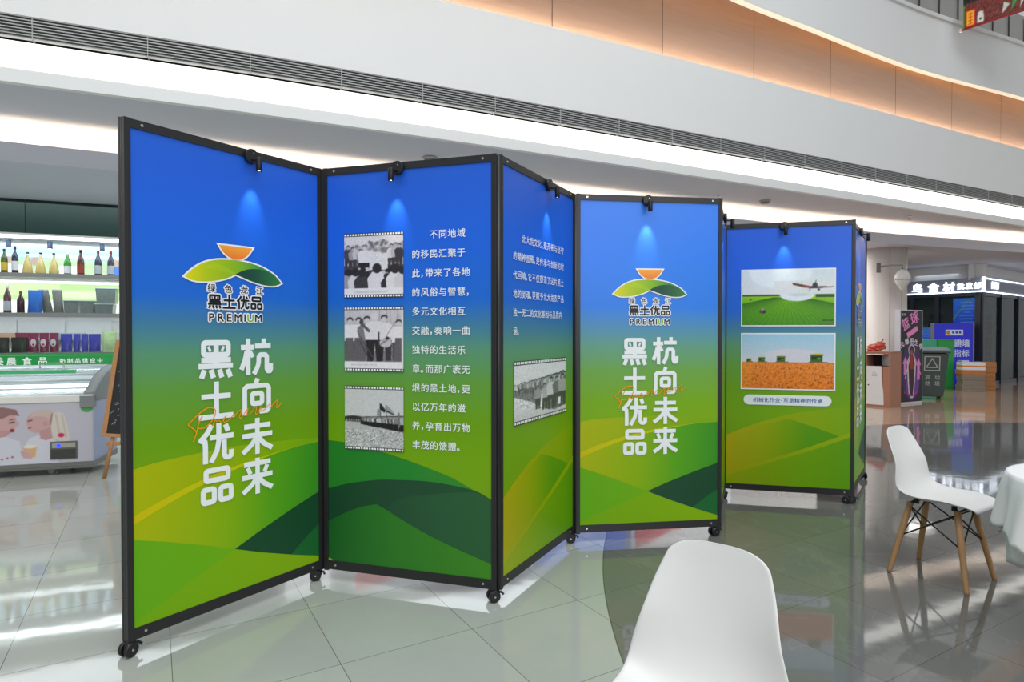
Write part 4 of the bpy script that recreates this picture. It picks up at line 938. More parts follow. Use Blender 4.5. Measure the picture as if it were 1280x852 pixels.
# easel blackboard
ea = thing('easel_board', 'wooden easel with a chalked blackboard beside the freezer', 'easel', (-3.72, 5.78, 0), R(6))
M_pine = mat('pine wood', (190, 138, 88), .5, var=.12, vscale=18)
bd = bpy.data.objects.new('board', None); COL.objects.link(bd); bd.parent = ea; bd.location = (-.12, 0, .40); bd.rotation_euler = (R(-8), R(4.5), 0); bd['label'] = 'black chalkboard in a pine frame'
b = MB(); b.box(0, .52, -.004, .008, 0, .88); b.build('slate', mat('blackboard', (38, 40, 42), .6, var=.15, vscale=12), bd)
for q in ((-.012, .028, -.012, .90), (.5, .54, -.012, .90)):
    b = MB(); b.box(q[0], q[1], -.014, .012, q[2], q[3]); b.build('frame_stile', M_pine, bd, bevel=.003)
for z in (-.014, .868):
    b = MB(); b.box(.026, .502, -.013, .011, z, z + .034); b.build('frame_bar', M_pine, bd, bevel=.003)
b = MB(); b.use(mat('chalk', (176, 178, 178), .8))
rnd = random.Random(3)
for row in range(8):
    for c_ in range(3):
        x, z = .09 + c_ * .12 + rnd.uniform(-.01, .01), .80 - row * .098
        for k in range(4):
            px, pz = x + rnd.uniform(-.025, .025), z + rnd.uniform(-.03, .03); stroke(b, [(px, pz), (px + rnd.uniform(-.04, .04), pz + rnd.uniform(-.03, .03))], .004, .0048)
b.build('chalk_marks', None, bd)
for x0, x1, y0, y1 in ((-.02, -.10, .0, -.03), (.36, .44, .0, -.03), (.17, .17, .10, .42)):
    b = MB(); b.tube([(x0, y0 + .03, .52 if y1 < .2 else 1.15), (x1, y1, 0.0)], .017, 6); b.build('leg', M_pine, ea)
b = MB(); b.box(-.10, .46, .0, .03, .30, .335); b.build('crossbar', M_pine, ea, bevel=.003)

# lit signboards on the shop fronts hidden behind the panels (the floor mirrors them under the panels)
def signboard(x0, x1, z0, z1, col, es, label, bandc=None):
    t = thing('signboard', label, 'sign', U(x0, .9, z0), UA, 'lit signboards behind the panels')
    w, h = x1 - x0, z1 - z0
    b = MB(); b.box(0, w, -.09, .02, 0, h); b.build('light_box', mat('sign ' + label[:14], col, .4, emit=col, es=es, var=0), t, bevel=.004)
    if bandc:
        b = MB(); b.use(mat('sign band ' + label[:10], bandc, .4, emit=bandc, es=es * .8, var=0)); flat(b, [(0, h * .55), (w * .7, h * .12), (w * .7, h * .5), (0, h * .95)], .0925); b.build('band', None, t)
signboard(2.2, 2.9, 2.1, 3.0, (250, 252, 255), 1.2, 'small white lit signboard behind the leftmost panels')
signboard(3.3, 6.6, 2.1, 3.05, (225, 236, 246), .9, 'white lit signboard with a pink diagonal band', (226, 120, 140))
signboard(6.75, 8.6, 1.9, 3.05, (110, 140, 240), .9, 'blue lit signboard behind the angled panel')
signboard(8.8, 11.2, 1.9, 3.05, (226, 232, 236), .8, 'pale signboard with a red band behind the headline panel', (214, 110, 120))

# ================================================================ RIGHT SIDE
CX, CY = 7.77, 12.9
col = thing('round_column', 'white round column behind the litter bin', 'column', (CX, CY, 0))
b = MB(); b.lathe([(.44, 0), (.44, .08), (.43, .09), (.43, 3.10)], seg=48); b.build('shaft', mat('column paint', (214, 206, 200), .35), col)
b = MB()
for a_ in (-105, -72): b.tube([(.432 * math.cos(R(a_)), .432 * math.sin(R(a_)), .1), (.432 * math.cos(R(a_)), .432 * math.sin(R(a_)), 3.09)], .004, 6)
b.build('seam', mat('seam grey', (150, 146, 142), .5), col)
b = MB()
for z in (.62, .95, 1.2, 1.46, 1.75): b.lathe([(.011, -.011), (.013, 0), (.011, .011)], (.437 * math.cos(R(-66)), .437 * math.sin(R(-66)), z), 10)
b.build('bolt', mat('bolt dark', (50, 46, 46), .4), col)
lt = thing('wall_lantern', 'white pointed lantern hanging on a bracket from the column', 'lantern', (7.62, 12.02, 2.18))
b = MB(); b.lathe([(.004, 0), (.03, .03), (.09, .11), (.135, .20), (.14, .24), (.13, .31), (.085, .38), (.04, .41), (.015, .42)], seg=24); b.build('shade', mat('lantern white', (206, 204, 200), .45), lt)
b = MB(); b.lathe([(.136, .208), (.142, .212), (.142, .22), (.138, .224)], seg=24); b.build('seam_ring', mat('seam grey', (150, 146, 142)), lt)
b = MB(); b.tube([(0, 0, .41), (0, 0, .50), (-.10, .2, .52), (-.20, .47, .52)], .014, 8); b.box(-.24, -.16, .44, .47, .40, .60); b.build('bracket', mat('bracket grey', (120, 120, 122), .45), lt)

# litter bin
bn = thing('litter_bin', 'brown litter bin with white door and a dark slot', 'litter bin', (6.855, 11.133, 0), R(-50.7))
M_bw = mat('bin woodgrain', (168, 116, 92), .5, var=.06, vscale=14); M_wd = mat('bin white door', (222, 220, 216), .4)
bw_ = .43
b = MB(); b.box(-bw_, -bw_ + .03, 0, .52, 0, 1.0); b.box(-.03, 0, 0, .52, 0, 1.0); b.box(-bw_ + .03, -.03, .49, .52, 0, 1.0); b.box(-bw_ + .03, -.03, .0, .49, 0, .04); b.box(-bw_ + .03, -.03, 0, .03, .97, 1.0); b.box(-bw_ - .005, .005, -.005, .525, 1.0, 1.018)
b.box(-.13, -.03, .002, .02, .04, .75)
b.build('carcass', M_bw, bn, bevel=.003)
b = MB(); xl = -bw_ + .03
wave = spline([(-.145, .75), (-.145, .58), (-.135, .42), (-.115, .28), (-.108, .04)], 6)
P = [(xl, .04), (xl, .75)] + wave
n0 = len(b.v)
for y in (-.006, .012): b.v += [(p[0], y, p[1]) for p in P]
k = len(P); tess = tessellate_polygon([[Vector((p[0], 0, p[1])) for p in P]])
for t_ in tess: b.face(list(t_)); b.face([i + k for i in t_][::-1])
for i in range(k): b.face([i, (i + 1) % k, k + (i + 1) % k, k + i])
o = b.build('door', M_wd, bn); o['label'] = 'white wavy-edged door'
b = MB(); b.tube([(xl + .035, -.006, .40), (xl + .035, -.010, .40)], .012, 12); b.build('lock', M_blackp, o)
b = MB(); b.use(mat('faint print', (150, 150, 150), .5)); stroke(b, [(-.30, .60), (-.265, .66), (-.23, .60), (-.30, .60)], .007, .0066); stroke(b, [(-.31, .57), (-.22, .57)], .008, .0066); b.build('recycling_mark', None, o)
b = MB(); b.use(mat('slot dark', (52, 34, 34), .7)); b.box(xl, -.03, .30, .32, .75, .97); b.use(mat('slot grey', (150, 146, 144), .5)); b.poly([(-.20, .15, .76), (-.035, .02, .76), (-.035, .02, .96), (-.20, .15, .96)]); b.use(M_wd); b.box(xl, -.12, -.004, .02, .955, .972); b.build('slot_lining', None, bn)
rb = MB(); rnd = random.Random(4); seg, rin = 18, 10; n0 = 0
for j in range(rin + 1):
    for i in range(seg):
        th = math.pi * j / rin; ph = 2 * math.pi * i / seg; q = 1 + rnd.uniform(-.2, .2) * math.sin(th)
        rb.v.append((.155 * q * math.sin(th) * math.cos(ph), .10 * q * math.sin(th) * math.sin(ph), max(0, .075 + .085 * q * math.cos(th) + .02 * math.cos(ph))))
for j in range(rin):
    for i in range(seg): rb.face([j * seg + i, (j + 1) * seg + i, (j + 1) * seg + (i + 1) % seg, j * seg + (i + 1) % seg])
rbt = thing('plastic_bag', 'crumpled red bag lying on top of the litter bin', 'bag', (6.85, 11.55, 1.018), R(-30))
rb.build('bag_body', mat('red bag', (196, 74, 52), .4, var=.2, vscale=12), rbt)
b = MB(); b.tube([(.06, 0, .14), (.085, .01, .19), (.10, 0, .23)], [.02, .01, .018], 8); b.build('knot', MATS['red bag'], rbt)

# black poster stand
PA0, PA1 = (7.33, 11.62), (7.98, 11.95); pa = math.atan2(PA1[1] - PA0[1], PA1[0] - PA0[0]); pw = math.hypot(PA1[0] - PA0[0], PA1[1] - PA0[1])
ps = thing('poster_stand', 'tall black poster stand with pink characters and a player figure beside the bin', 'poster stand', (*PA0, 0), pa)
b = MB(); b.box(0, pw, 0, .10, 0, 1.80); b.build('box_frame', mat('stand silver', (206, 206, 210), .4), ps, bevel=.004)
def poster():
    r = Ras(70, 150, (40, 34, 44)); 
    r.ell(.5, .35, .42, .34, (66, 44, 96), k=.7); r.ell(.55, .2, .3, .16, (110, 60, 150), k=.6)
    pk = (226, 130, 190)
    for a, c_ in (((.22, .30), (.26, .42)), ((.82, .24), (.96, .40))): r.poly([(a[0] - .06, a[1]), (a[0] + .06, a[1]), (a[0] + .06, c_[1]), (a[0] + .12, c_[1]), (a[0], c_[1] + .08), (a[0] - .12, c_[1]), (a[0] - .06, c_[1])], pk)
    wt = (222, 210, 214)
    r.ell(.50, .57, .145, .062, wt); r.poly([(.42, .52), (.30, .44), (.34, .22), (.38, .10), (.46, .045), (.58, .045), (.62, .10), (.66, .24), (.70, .42), (.60, .52)], wt)
    r.ell(.50, .565, .115, .05, (66, 40, 40)); r.poly([(.44, .52), (.35, .44), (.39, .22), (.42, .10), (.48, .06), (.56, .06), (.58, .10), (.62, .24), (.65, .42), (.57, .52)], (58, 36, 44)); r.poly([(.45, .51), (.55, .51), (.60, .36), (.42, .36)], (150, 56, 50)); r.ell(.50, .54, .05, .03, (150, 90, 70))
    r.line(.62, .50, .92, .30, .02, pk); r.line(.40, .46, .22, .26, .015, wt)
    for i in range(9): r.ell(.2 + .075 * i, .07 + .02 * abs(i - 4) / 2, .02, .012, (190, 60, 150))
    for p_ in ((.1, .62), (.86, .63)): r.poly([(p_[0], p_[1]), (p_[0] + .1, p_[1] + .02), (p_[0] + .03, p_[1] - .025)], (230, 110, 150))
    return r
o = poster().build('poster_print', ps, .02, pw - .012, .04, 1.785, .0015, 1.0)
b = MB(); b.use(mat('poster pink', (230, 138, 196), .4)); tl = .42
put_glyph(b, '篮', .10, 1.40, .24, .004, .025, rot=tl); put_glyph(b, '球', .36, 1.51, .27, .004, .025, rot=tl)
def rp(x, z, w, h, a): c, s_ = math.cos(a), math.sin(a); return [(x + u * c - v * s_, z + u * s_ + v * c) for u, v in ((0, 0), (w, 0), (w, h), (0, h))]
flat(b, rp(.24, 1.26, .36, .10, tl), .0035); b.use(mat('poster white', (232, 228, 228), .4))
for i, ch in enumerate('火爆招生中'):
    u = i / 4 - .5; put_glyph(b, ch, .36 + u * .56 - .06, 1.14 - .22 * u * u * 1.6 + .02, .125, .004, .02, rot=-u * .8)
put_line(b, '篮球', .05, 1.69, .05, .06, .004, .01)
b.build('poster_lettering', None, o)

# wheeled bin
wb = thing('wheeled_bin', 'dark green wheeled rubbish bin with lid behind the poster stand', 'wheeled bin', (8.62, 12.75, 0), R(-20))
M_wb = mat('bin plastic', (62, 74, 72), .5, var=.06); M_mark = mat('bin marking', (170, 176, 172), .5)
b = MB(); lo, hi = (.22, .25), (.29, .33); n0 = 0
b.v += [(-lo[0], -lo[1], .06), (lo[0], -lo[1], .06), (lo[0], lo[1], .10), (-lo[0], lo[1], .10), (-hi[0], -hi[1], .94), (hi[0], -hi[1], .94), (hi[0], hi[1], .98), (-hi[0], hi[1], .98)]
for q in ((0, 3, 2, 1), (0, 1, 5, 4), (1, 2, 6, 5), (2, 3, 7, 6), (3, 0, 4, 7), (4, 5, 6, 7)): b.face(list(q))
b.build('tub', M_wb, wb, bevel=.02)
b = MB(); b.box(-.31, .31, -.36, .36, .955, .985); o = b.build('rim', M_wb, wb, bevel=.008)
b = MB(); n0 = len(b.v)
for (y, z) in ((-.37, .985), (-.34, 1.02), (0, 1.075), (.3, 1.05), (.37, 1.0)): b.v += [(-.31, y, z), (.31, y, z)]
for i in range(4): b.face([2 * i, 2 * i + 1, 2 * i + 3, 2 * i + 2])
b.face([0, 2, 4, 6, 8]); b.face([1, 9, 7, 5, 3]); b.face([0, 8, 9, 1]); b.build('lid', mat('bin lid', (112, 128, 130), .35), wb)
b = MB(); b.tube([(-.27, .40, 1.0), (.27, .40, 1.0)], .018, 10); b.box(-.2, -.17, .33, .41, .96, 1.0); b.box(.17, .2, .33, .41, .96, 1.0); b.build('handle', M_wb, wb)
for x in (-.26, .26):
    b = MB(); b.tube([(x - .025, .24, .10), (x + .025, .24, .10)], .10, 20); b.build('wheel', M_blackp, wb)
b = MB(); b.use(M_mark); Q = lambda x, z: (x, z)
lean = .29
for pts in ([(-.10, .66), (.0, .84), (.10, .66), (-.10, .66)], [(-.13, .60), (.13, .60), (.13, .88), (-.13, .88), (-.13, .60)]): stroke(b, pts, .018, 0)
for i, (x, z) in enumerate(((-.12, .42), (-.12, .30), (.05, .42), (.05, .30))): put_glyph(b, '其他垃圾'[i], x, z, .10, 0, .01)
for i in range(len(b.v)):
    x, y, z = b.v[i]; b.v[i] = (x, -(.25 + .08 * (z - .06) / .88) - .006 + y, z)
b.build('marking', None, wb)

# green cabinet, blue stand, cartons
gb = thing('green_cabinet', 'plain bright green cabinet behind the wheeled bin', 'cabinet', (10.20, 14.74, 0), R(8))
b = MB(); b.box(0, .46, 0, .38, 0, 1.20); b.build('carcass', mat('cabinet green', (40, 150, 70), .4), gb, bevel=.01)
b = MB(); b.use(mat('cabinet teal', (70, 170, 140), .4)); b.box(-.62, -.01, .01, .38, 0, 1.20); b.build('teal_section', None, gb, bevel=.01)
b = MB(); b.box(.02, .44, -.012, -.001, .06, 1.16); b.build('door', mat('cabinet door', (44, 158, 74), .35), gb, bevel=.004)
bs = thing('blue_sign', 'blue standing sign with white characters in front of the glass shop', 'sign', (10.44, 15.22, 0), R(4)); sw = 1.02
M_bs = mat('sign blue', (40, 44, 176), .35, emit=(34, 40, 190), es=.35)
b = MB(); b.box(0, sw, 0, .08, .05, 1.60); b.build('board', M_bs, bs, bevel=.006)
b = MB(); b.use(mat('sign rim', (150, 146, 150), .4)); b.box(sw, sw + .03, -.01, .09, 0, 1.61); b.box(-.02, 0, -.01, .09, 0, 1.61); b.build('rim', None, bs)
b = MB(); b.use(mat('sign pale', (206, 214, 226), .4, emit=(200, 210, 230), es=.15)); flat(b, [(.30, 1.30), (.76, 1.30), (.76, 1.44), (.30, 1.44)], .002)
for i, ch in enumerate('好佛跳墙'): put_glyph(b, ch, .13 + i * .2, 1.02, .21, .002, .02)
for i, ch in enumerate('指标'): put_glyph(b, ch, .52 + i * .21, .78, .20, .002, .02)
flat(b, [(.62, .58), (.92, .58), (.92, .68), (.62, .68)], .002)
b.use(mat('sign mauve', (120, 80, 140), .4))
for z in (.44, .30): flat(b, [(.6, z), (.9, z), (.9, z + .08), (.6, z + .08)], .002)
flat(b, [(.6, .59), (.74, .59), (.74, .67), (.6, .67)], .003)
b.use(mat('sign ochre', (206, 150, 60), .4)); flat(b, [(.37 + .05 * math.cos(k * .4), 1.37 + .055 * math.sin(k * .4)) for k in range(16)], .003)
b.use(M_bs)
for x in (.47, .56, .65): flat(b, [(x, 1.345), (x + .06, 1.345), (x + .06, 1.40), (x, 1.40)], .003)
b.build('lettering', None, bs)
def carton(x, y, z, w, d, h, rz, m, label, tape):
    t = thing('carton', label, 'box', (x, y, z), rz, 'boxes stacked by the glass shop')
    b = MB(); b.box(-w / 2, w / 2, -d / 2, d / 2, 0, h); b.build('box_body', m, t, bevel=.006)
    if tape:
        b = MB(); q = .0025
        if tape == 'band': b.box(-w / 2 - q, w / 2 + q, -d / 2 - q, d / 2 + q, h * .38, h * .60); tm = mat('orange tape', (222, 140, 60), .4)
        else: b.box(-w / 2 - q, w / 2 + q, -.03, .03, h * .6, h - .001); b.box(-w / 2 - q, w / 2 + q, -d / 2 - q, d / 2 + q, h * .44, h * .5); tm = mat('brown tape', (150, 104, 60), .4)
        b.build('tape', tm, t)
M_cart = mat('brown cardboard', (176, 120, 72), .7, var=.08); M_cartg = mat('grey cardboard', (136, 126, 116), .7, var=.08); M_cart2 = mat('orange cardboard', (190, 122, 66), .7, var=.08); M_foam = mat('white foam', (222, 226, 236), .6)
carton(10.75, 14.42, 0, .47, .36, .135, R(-16), M_cartg, 'lowest grey carton of the left stack by the glass shop', 'strip')
carton(10.76, 14.42, .135, .44, .34, .13, R(-15), M_cartg, 'second grey carton from the floor in the left stack', 'strip')
carton(10.75, 14.42, .265, .45, .35, .13, R(-17), M_cartg, 'third grey carton under the orange carton', 'strip')
carton(10.75, 14.42, .395, .49, .36, .10, R(-16), M_cart2, 'flat orange-brown carton under the white foam box', 'strip')
carton(10.76, 14.42, .495, .46, .34, .18, R(-15), M_foam, 'white foam box with orange tape on top of the left stack', 'band')
carton(11.30, 14.72, 0, .34, .34, .22, R(-12), M_cart, 'lowest brown carton of the right stack by the glass shop', 'strip')
carton(11.30, 14.72, .22, .33, .34, .20, R(-14), M_cart, 'middle brown carton of the right stack', 'strip')
carton(11.30, 14.72, .42, .36, .36, .25, R(-13), M_cart, 'top brown carton of the right stack beside the foam box', 'strip')

# glass fronted shop with lit sign band
SCN = (11.73, 15.35); SL = (10.50, 17.15); SR = (14.3, 17.25)
M_frame = mat('dark shop frame', (34, 42, 56), .35); M_ledb = mat('sign led', (255, 255, 255), .5, 0, emit=(226, 240, 255), es=3.2, var=0)
M_let = mat('lit letter', (255, 255, 255), .5, 0, emit=(240, 246, 255), es=2.6, var=0); M_face = mat('sign face grey', (150, 158, 178), .4)
def wing(p, q, ext):
    a_ = math.atan2(q[1] - p[1], q[0] - p[0]); L = math.hypot(q[0] - p[0], q[1] - p[1]) * ext
    return a_, L
aR, LR = wing(SCN, SR, 1.9)
aL = math.atan2(SCN[1] - SL[1], SCN[0] - SL[0]); LL = math.hypot(SCN[0] - SL[0], SCN[1] - SL[1]) * 1.25
ss = thing('shop_sign', 'lit sign band with white characters running round the glass shop corner', 'shop sign', (*SCN, 2.385))
def part_wing(nm, m, boxes, rz, par=ss, bevel=0):
    b = MB()
    for q in boxes: b.box(*q)
    o = b.build(nm, m, par, rz=rz, bevel=bevel); return o
part_wing('sign_face', M_face, [(-LL, 0, 0, .25, 0, .36)], aL); part_wing('sign_face', M_face, [(0, LR, 0, .25, 0, .36)], aR)
part_wing('led_edge', M_ledb, [(-LL, -.02, -.02, 0, .0, .03)], aL); part_wing('led_edge', M_ledb, [(.02, LR, -.02, 0, .0, .03)], aR)
part_wing('led_edge', M_ledb, [(.18, LR, -.02, 0, .335, .36)], aR)
b = MB(); b.tube([(-.0, -.03, 0), (-.0, -.03, .37)], .035, 10); b.build('corner_led', M_ledb, ss)
def letters(txt, xs, size, z, rz):
    for ch, x in zip(txt, xs):
        b = MB(); put_glyph(b, ch, x, z, size, .012, .035); n = len(b.v); b.build('letter', M_let, ss, rz=rz)
letters('小鸟食材', (-2.02, -1.60, -1.22, -.86), .27, .055, aL); letters('批发部', (-.55, -.37, -.19), .17, .10, aL); letters('批发部', (.62, .81, 1.0), .20, .12, aR)
def M_glassf(name, tint, a):
    return mat(name, tint, .06, .22, alpha=a, var=0)
G1 = M_glassf('shop glass', (30, 48, 50), .58)
def wall_wing(rz, x0, x1, name, panes):
    b = MB(); b.box(x0, x1, .06, .14, 0, .10); b.box(x0, x1, .06, .14, 2.30, 2.40); 
    for x in panes: b.box(x - .05, x + .05, .04, .16, .0, 2.40)
    o = struct(b.build(name, M_frame, None, (*SCN, 0), rz), 'dark framed glass shop front')
    b = MB(); b.box(x0, x1, .2, .3, 2.70, 3.10); struct(b.build('wall_right', M_white, None, (*SCN, 0), rz), 'white bulkhead above the lit sign band'); return o
wall_wing(aL, -LL, 0, 'wall_right', (-LL, -1.62, -1.02, -.04)); wall_wing(aR, 0, LR, 'wall_right', (.05, 1.65, 3.1, 4.6))
for i, (rz, x0, x1) in enumerate(((aL, -LL, -1.67), (aL, -1.57, -1.07), (aL, -.97, -.09), (aR, .10, 1.60), (aR, 1.70, 3.05), (aR, 3.15, 4.55))):
    b = MB(); b.box(x0, x1, .095, .105, .10, 2.30); struct(b.build(f'window_{i + 1}', G1, None, (*SCN, 0), rz), 'shop window pane')
# inside of the shop
b = MB(); b.box(-1.2, 24, 2.6, 2.75, 0, 3.1); struct(b.build('wall_shop', mat('shop inner wall', (34, 44, 46), .6, var=.2, vscale=2), None, (*SL, 0), R(35)), 'inner wall of the glass shop')
def screen(x, y, z, w, h, rz, label):
    t = thing('display_screen', label, 'screen', (x, y, z), rz, 'blue screens in the glass shop')
    b = MB(); b.box(0, w, 0, .06, 0, h); b.build('casing', M_frame, t, bevel=.004)
    r = Ras(40, 40, (40, 90, 230)); r.grad(0, (30, 70, 210), 1, (60, 130, 245)); r.line(.0, .2, .6, 1, .05, (90, 150, 110), .8)
    for i in range(7): r.rect(.2 + .3 * RNG.rand(), .6 + .35 * RNG.rand(), .1 + i * .12, .13 + i * .12, (150, 190, 255), .6)
    m = attrmat_e(2.2); r.build('screen_face', t, .015, w - .015, .015, h - .015, .003, 1.0, m)
aS = aL + 0.0
screen(SCN[0] - .74 * math.cos(aL) - .26 * math.sin(aL) * -1 * -1, SCN[1] - .74 * math.sin(aL) + .26 * math.cos(aL), 1.55, .66, .72, aL, 'bright blue screen behind the shop window near the corner post')
screen(SCN[0] - 1.66 * math.cos(aL) - .26 * math.sin(aL), SCN[1] - 1.66 * math.sin(aL) + .26 * math.cos(aL), .9, .5, .62, aL, 'blue screen low in the window behind the poster stand')
def rack(x, y, rz, label, cols):
    t = thing('goods_rack', label, 'rack', (x, y, 0), rz, 'racks inside the glass shop')
    for z in (.35, .8, 1.25, 1.7):
        b = MB(); b.box(0, 1.3, 0, .4, z, z + .03); b.build('shelf', M_steel, t)
    for xx in (0, 1.27):
        b = MB(); b.box(xx, xx + .03, 0, .4, 0, 1.9); b.build('upright', M_frame, t)
    rnd = random.Random(int(x * 10))
    for z in (.38, .83, 1.28):
        for i in range(5):
            b = MB(); w = rnd.uniform(.12, .22); b.box(.05 + i * .25, .05 + i * .25 + w, .06, .34, z, z + rnd.uniform(.15, .34)); b.build('packed_goods', mat(f'goods {rnd.choice(cols)}', rnd.choice(cols), .5), t)
rack(12.95, 17.2, R(35), 'goods rack inside the shop behind the right window', [(150, 140, 120), (120, 60, 70), (96, 112, 100)])
rack(11.25, 17.35, R(20), 'goods rack inside the shop behind the blue standing sign', [(160, 150, 110), (206, 200, 180), (90, 110, 120)])
shl = area('shop_light', (12.2, 17.0, 2.9), (0, 0, R(35)), 2.5, 1.0, 8, (.86, .95, 1.0))

# ceiling fittings
def sprinkler(x, y, label):
    t = thing('sprinkler', label, 'sprinkler', (x, y, 3.52), 0, 'sprinklers on the soffit')
    b = MB(); b.lathe([(.035, 0), (.035, -.008), (.012, -.012), (.012, -.05), (.02, -.055), (.006, -.07)], seg=14); b.build('body', M_chrome, t)
    b = MB(); b.lathe([(.03, -.078), (.032, -.082)], seg=14); b.tube([(.012, 0, -.05), (.018, 0, -.065), (0, 0, -.08)], .003, 6); b.tube([(-.012, 0, -.05), (-.018, 0, -.065), (0, 0, -.08)], .003, 6); b.build('deflector', M_chrome, t)
sprinkler(3.237, 9.713, 'sprinkler above the top right corner of the headline panel'); sprinkler(7.347, 11.40, 'sprinkler in the ceiling left of the convex white lantern')
for x, y, l in ((4.132, 10.08, 'round white detector on the ceiling above the farm photo panel'), (-1.016, 7.614, 'round detector on the ceiling just above the film photo panel')):
    t = thing('smoke_detector', l, 'smoke detector', (x, y, 3.52)); b = MB(); b.lathe([(.09, 0), (.09, -.02)], seg=22); b.build('base', mat('detector white', (190, 188, 184), .5), t); b = MB(); b.lathe([(.07, -.02), (.065, -.045), (.03, -.055)], seg=22); b.build('cap', mat('detector grey', (150, 148, 146), .5), t)

# banner hanging in the atrium
B0, B1 = (7.94, 10.9), (8.75, 9.87); ba = math.atan2(B1[1] - B0[1], B1[0] - B0[0]); bw2 = math.hypot(B1[0] - B0[0], B1[1] - B0[1])
bnr = thing('hanging_banner', 'dark banner with red edge and yellow tag hanging in front of the gallery', 'banner', (*B0, 6.70), ba)
def banner():
    r = Ras(110, 130, (34, 32, 32)); r.poly([(0, 0), (1, 0), (1, .13), (.5, .24), (0, .22)], (112, 52, 46)); r.noise(14, 0, 1, 0, .25)
    r.ell(.55, .26, .28, .12, (176, 40, 44)); r.ell(.55, .27, .25, .105, (206, 210, 206)); r.ell(.55, .28, .14, .06, (40, 36, 36)); r.ell(.57, .295, .06, .03, (150, 40, 50)); r.noise(10, .3, .8, .16, .4)
    for k in range(7): r.poly([(.42 + k * .09, .03), (.50 + k * .09, .10 + .03 * (k % 3)), (.44 + k * .09, .13)], (60, 150, 70) if k % 2 else (200, 208, 200))
    r.rect(0, .02, 0, .22, (70, 140, 50)); r.rect(.03, .14, .01, .16, (200, 40, 30)); r.rect(.045, .125, .02, .15, (240, 180, 40)); [r.rect(.06, .11, .03 + k * .03, .038 + k * .03, (206, 60, 30)) for k in range(4)]; r.rect(.08, .09, .03, .135, (206, 60, 30))
    r.rect(.16, .23, .02, .09, (220, 220, 216)); r.ell(.195, .10, .03, .02, (220, 220, 216)); r.rect(.185, .205, .04, .06, (40, 40, 40))
    return r
o = banner().build('cloth', bnr, 0, bw2, 0, 1.9, 0, 1.0)
b = MB(); b.tube([(-.03, .0, -.012), (bw2 + .03, .0, -.012)], .015, 10); b.build('bottom_rod', mat('red rod', (150, 24, 34), .4), bnr)
b = MB(); b.lathe([(.018, -.03), (.024, 0), (.018, .03)], (-.04, 0, -.012), 12); b.build('rod_cap', mat('rod cap', (206, 206, 204), .4), bnr)
b = MB(); b.tube([(-.02, 0, 1.9), (bw2 + .02, 0, 1.9)], .012, 8); b.build('top_rod', M_blackp, bnr)
b = MB(); b.tube([(.1, 0, 1.9), (.1, 0, 4.5)], .004, 6); b.tube([(bw2 - .1, 0, 1.9), (bw2 - .1, 0, 4.5)], .004, 6); b.build('cord', M_steel, bnr)

# poster on the upper gallery shopfront
Q = offs(PP, 3.10); pg = min(range(90), key=lambda i: abs(Q[i][0] / Q[i][1] - (1264 - 640) / 769.0)); gp_ = Q[pg]; gt = Q[pg + 1] - Q[pg]
gpst = thing('wall_poster', 'dark red and green poster on the upper gallery wall right of the hanging banner', 'poster', (gp_[0], gp_[1], 7.3), math.atan2(gt[1], gt[0]))
r = Ras(40, 60, (52, 44, 42)); r.ell(.4, .6, .3, .2, (140, 50, 44)); r.ell(.65, .75, .2, .15, (96, 40, 40)); r.rect(.3, .5, .12, .3, (60, 160, 70)); r.rect(.66, .86, .08, .26, (60, 160, 70)); r.rect(0, 1, 0, .06, (150, 150, 160)); r.noise(9)
r.build('poster_print', gpst, 0, 1.3, 0, 1.9, .011, 1.0)
b = MB(); b.box(-.03, 1.33, -.01, .03, -.03, 1.93); b.build('poster_frame', mat('dark mullion', (62, 60, 60), 0.5), gpst)

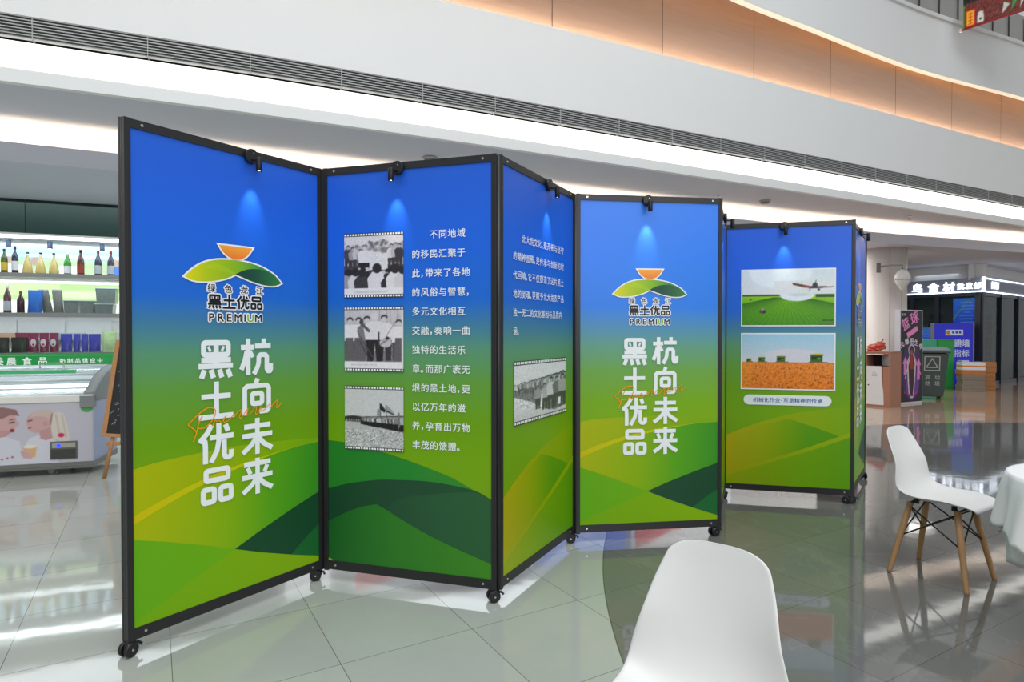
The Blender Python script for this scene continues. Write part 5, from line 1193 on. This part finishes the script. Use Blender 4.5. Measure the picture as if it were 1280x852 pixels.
# ================================================================ CHAIRS AND TABLE
M_shell = mat('white chair plastic', (222, 222, 219), .38, .5, var=.01); M_leg = mat('beech leg', (186, 142, 98), .45, var=.14, vscale=24)
PROF = [(-.215, .418, .150), (-.210, .436, .175), (-.185, .446, .196), (-.12, .440, .212), (-.04, .428, .222), (.04, .424, .228), (.105, .434, .230), (.150, .468, .229), (.178, .520, .222), (.196, .580, .208), (.212, .645, .190), (.226, .705, .174), (.238, .755, .156), (.243, .778, .145), (.2465, .794, .125), (.249, .804, .098), (.250, .809, .066), (.2505, .811, .030)]
def make_chair(label, x, y, rz):
    t = thing('shell_chair', label, 'chair', (x, y, 0), rz, 'white shell chairs')
    b = MB(); ns = 20; pr = spline(PROF, 3); npf = len(pr)
    for j, (py, pz, hw) in enumerate(pr):
        tt = j / (npf - 1)
        back = min(1, max(0, (pz - .44) / .18)) if py > 0 else 0
        for i in range(ns + 1):
            s_ = -1 + 2 * i / ns; q = (abs(hw * s_) / .215) ** 2.3
            up = (.034 * (1 - back)) * q * min(1, (py + .215) / .14 if py < 0 else 1)
            fw = -.060 * back * q * (1 - .45 * max(0, (pz - .66) / .14))
            b.v.append((hw * .91 * s_, py + fw, pz + up))
    for j in range(npf - 1):
        for i in range(ns): b.face([j * (ns + 1) + i, j * (ns + 1) + i + 1, (j + 1) * (ns + 1) + i + 1, (j + 1) * (ns + 1) + i], True)
    b.build('seat_shell', M_shell, t, solid=.007, sub=1)
    foot = [(-.18, -.19), (.18, -.19), (.18, .19), (-.18, .19)]; topp = [(-.10, -.115), (.10, -.115), (.10, .115), (-.10, .115)]
    L = lambda k, z: tuple(np.array([*foot[k], 0]) + (np.array([*topp[k], .405]) - np.array([*foot[k], 0])) * z / .405)
    for k in range(4):
        b = MB(); p0, p1 = Vector(L(k, 0)), Vector(L(k, .405)); b.tube([p0, p0.lerp(p1, .04), p0.lerp(p1, .6), p1], [.011, .0125, .0165, .0165], 14); b.build('leg', M_leg, t)
    b = MB()
    for k in range(4):
        k2 = (k + 1) % 4
        b.tube([L(k, .385), L(k2, .215)], .0042, 8); b.tube([L(k2, .385), L(k, .215)], .0042, 8)
    b.build('wire_bracing', M_blackp, t)
    b = MB()
    for k in range(4):
        p = Vector(L(k, .398)); b.tube([p, (p.x * .8, p.y * .8, .415)], .010, 8); b.tube([(p.x * .8, p.y * .8, .40), (p.x * .8, p.y * .8, .424)], .014, 10)
    b.tube([L(0, .40), L(1, .40)], .006, 8); b.tube([L(2, .40), L(3, .40)], .006, 8); b.build('bracket', M_blackp, t)
    return t
make_chair('white shell chair with wooden legs beside the draped table', 2.405, 3.431, math.atan2(-.835, .55) + math.pi / 2)
make_chair('large white shell chair in the foreground in front of the headline panel', .388, 1.405, math.atan2(-.78, -.62) + math.pi / 2)
tb = thing('side_table', 'round table under the white cloth at the right edge', 'table', (2.59, 2.60, 0))
b = MB(); b.lathe([(.36, .695), (.375, .70), (.375, .715), (.37, .719)], seg=48); b.build('tabletop', mat('table white', (226, 226, 224), .4), tb)
b = MB(); b.lathe([(.035, .02), (.03, .05), (.03, .69), (.10, .695)], seg=20); b.build('pedestal', M_chrome, tb)
b = MB(); b.lathe([(.24, 0), (.24, .012), (.04, .03)], seg=36); b.build('base', M_chrome, tb)
M_cloth = mat('white tablecloth', (236, 236, 234), .75, .2, var=.015, vscale=40)
def drape(name, label, r0, ztop, zhem, flare, folds, scallop, seed):
    b = MB(); rnd = np.random.RandomState(seed); n = 180; rows = 16; ph = rnd.rand(4) * 6
    b.v.append((0, 0, ztop)); rad = [.1, .2, .3, r0 - .01]
    for r_ in rad: b.v += [(r_ * math.cos(2 * math.pi * i / n), r_ * math.sin(2 * math.pi * i / n), ztop) for i in range(n)]
    for j in range(rows + 1):
        v = j / rows
        for i in range(n):
            a_ = 2 * math.pi * i / n; w = math.sin(folds * a_ + ph[0] + .6 * math.sin(3 * a_ + ph[1])) + .4 * math.sin((folds * 2 + 3) * a_ + ph[2])
            hem = zhem + .05 * math.sin(4 * a_ + ph[3]) - scallop * abs(math.sin(16 * a_)) 
            r_ = r0 + .008 * min(1, 6 * v) + flare * v + .024 * w * v ** .8
            b.v.append((r_ * math.cos(a_), r_ * math.sin(a_), ztop - .006 * min(1, v * 8) + (hem - ztop) * v))
    for i in range(n): b.face([0, 1 + i, 1 + (i + 1) % n], True)
    for k in range(len(rad) + rows):
        o0 = 1 + k * n
        for i in range(n): b.face([o0 + i, o0 + n + i, o0 + n + (i + 1) % n, o0 + (i + 1) % n], True)
    o = b.build(name, M_cloth, None, (2.59, 2.60, 0), solid=.0025); return tag(o, label, 'tablecloth')
drape('under_cloth', 'longer white under cloth hanging below the scalloped cloth', .381, .723, .30, -.035, 13, 0, 3)
drape('tablecloth', 'white scalloped tablecloth over the round table at the right edge', .386, .728, .46, .035, 11, .022, 8)
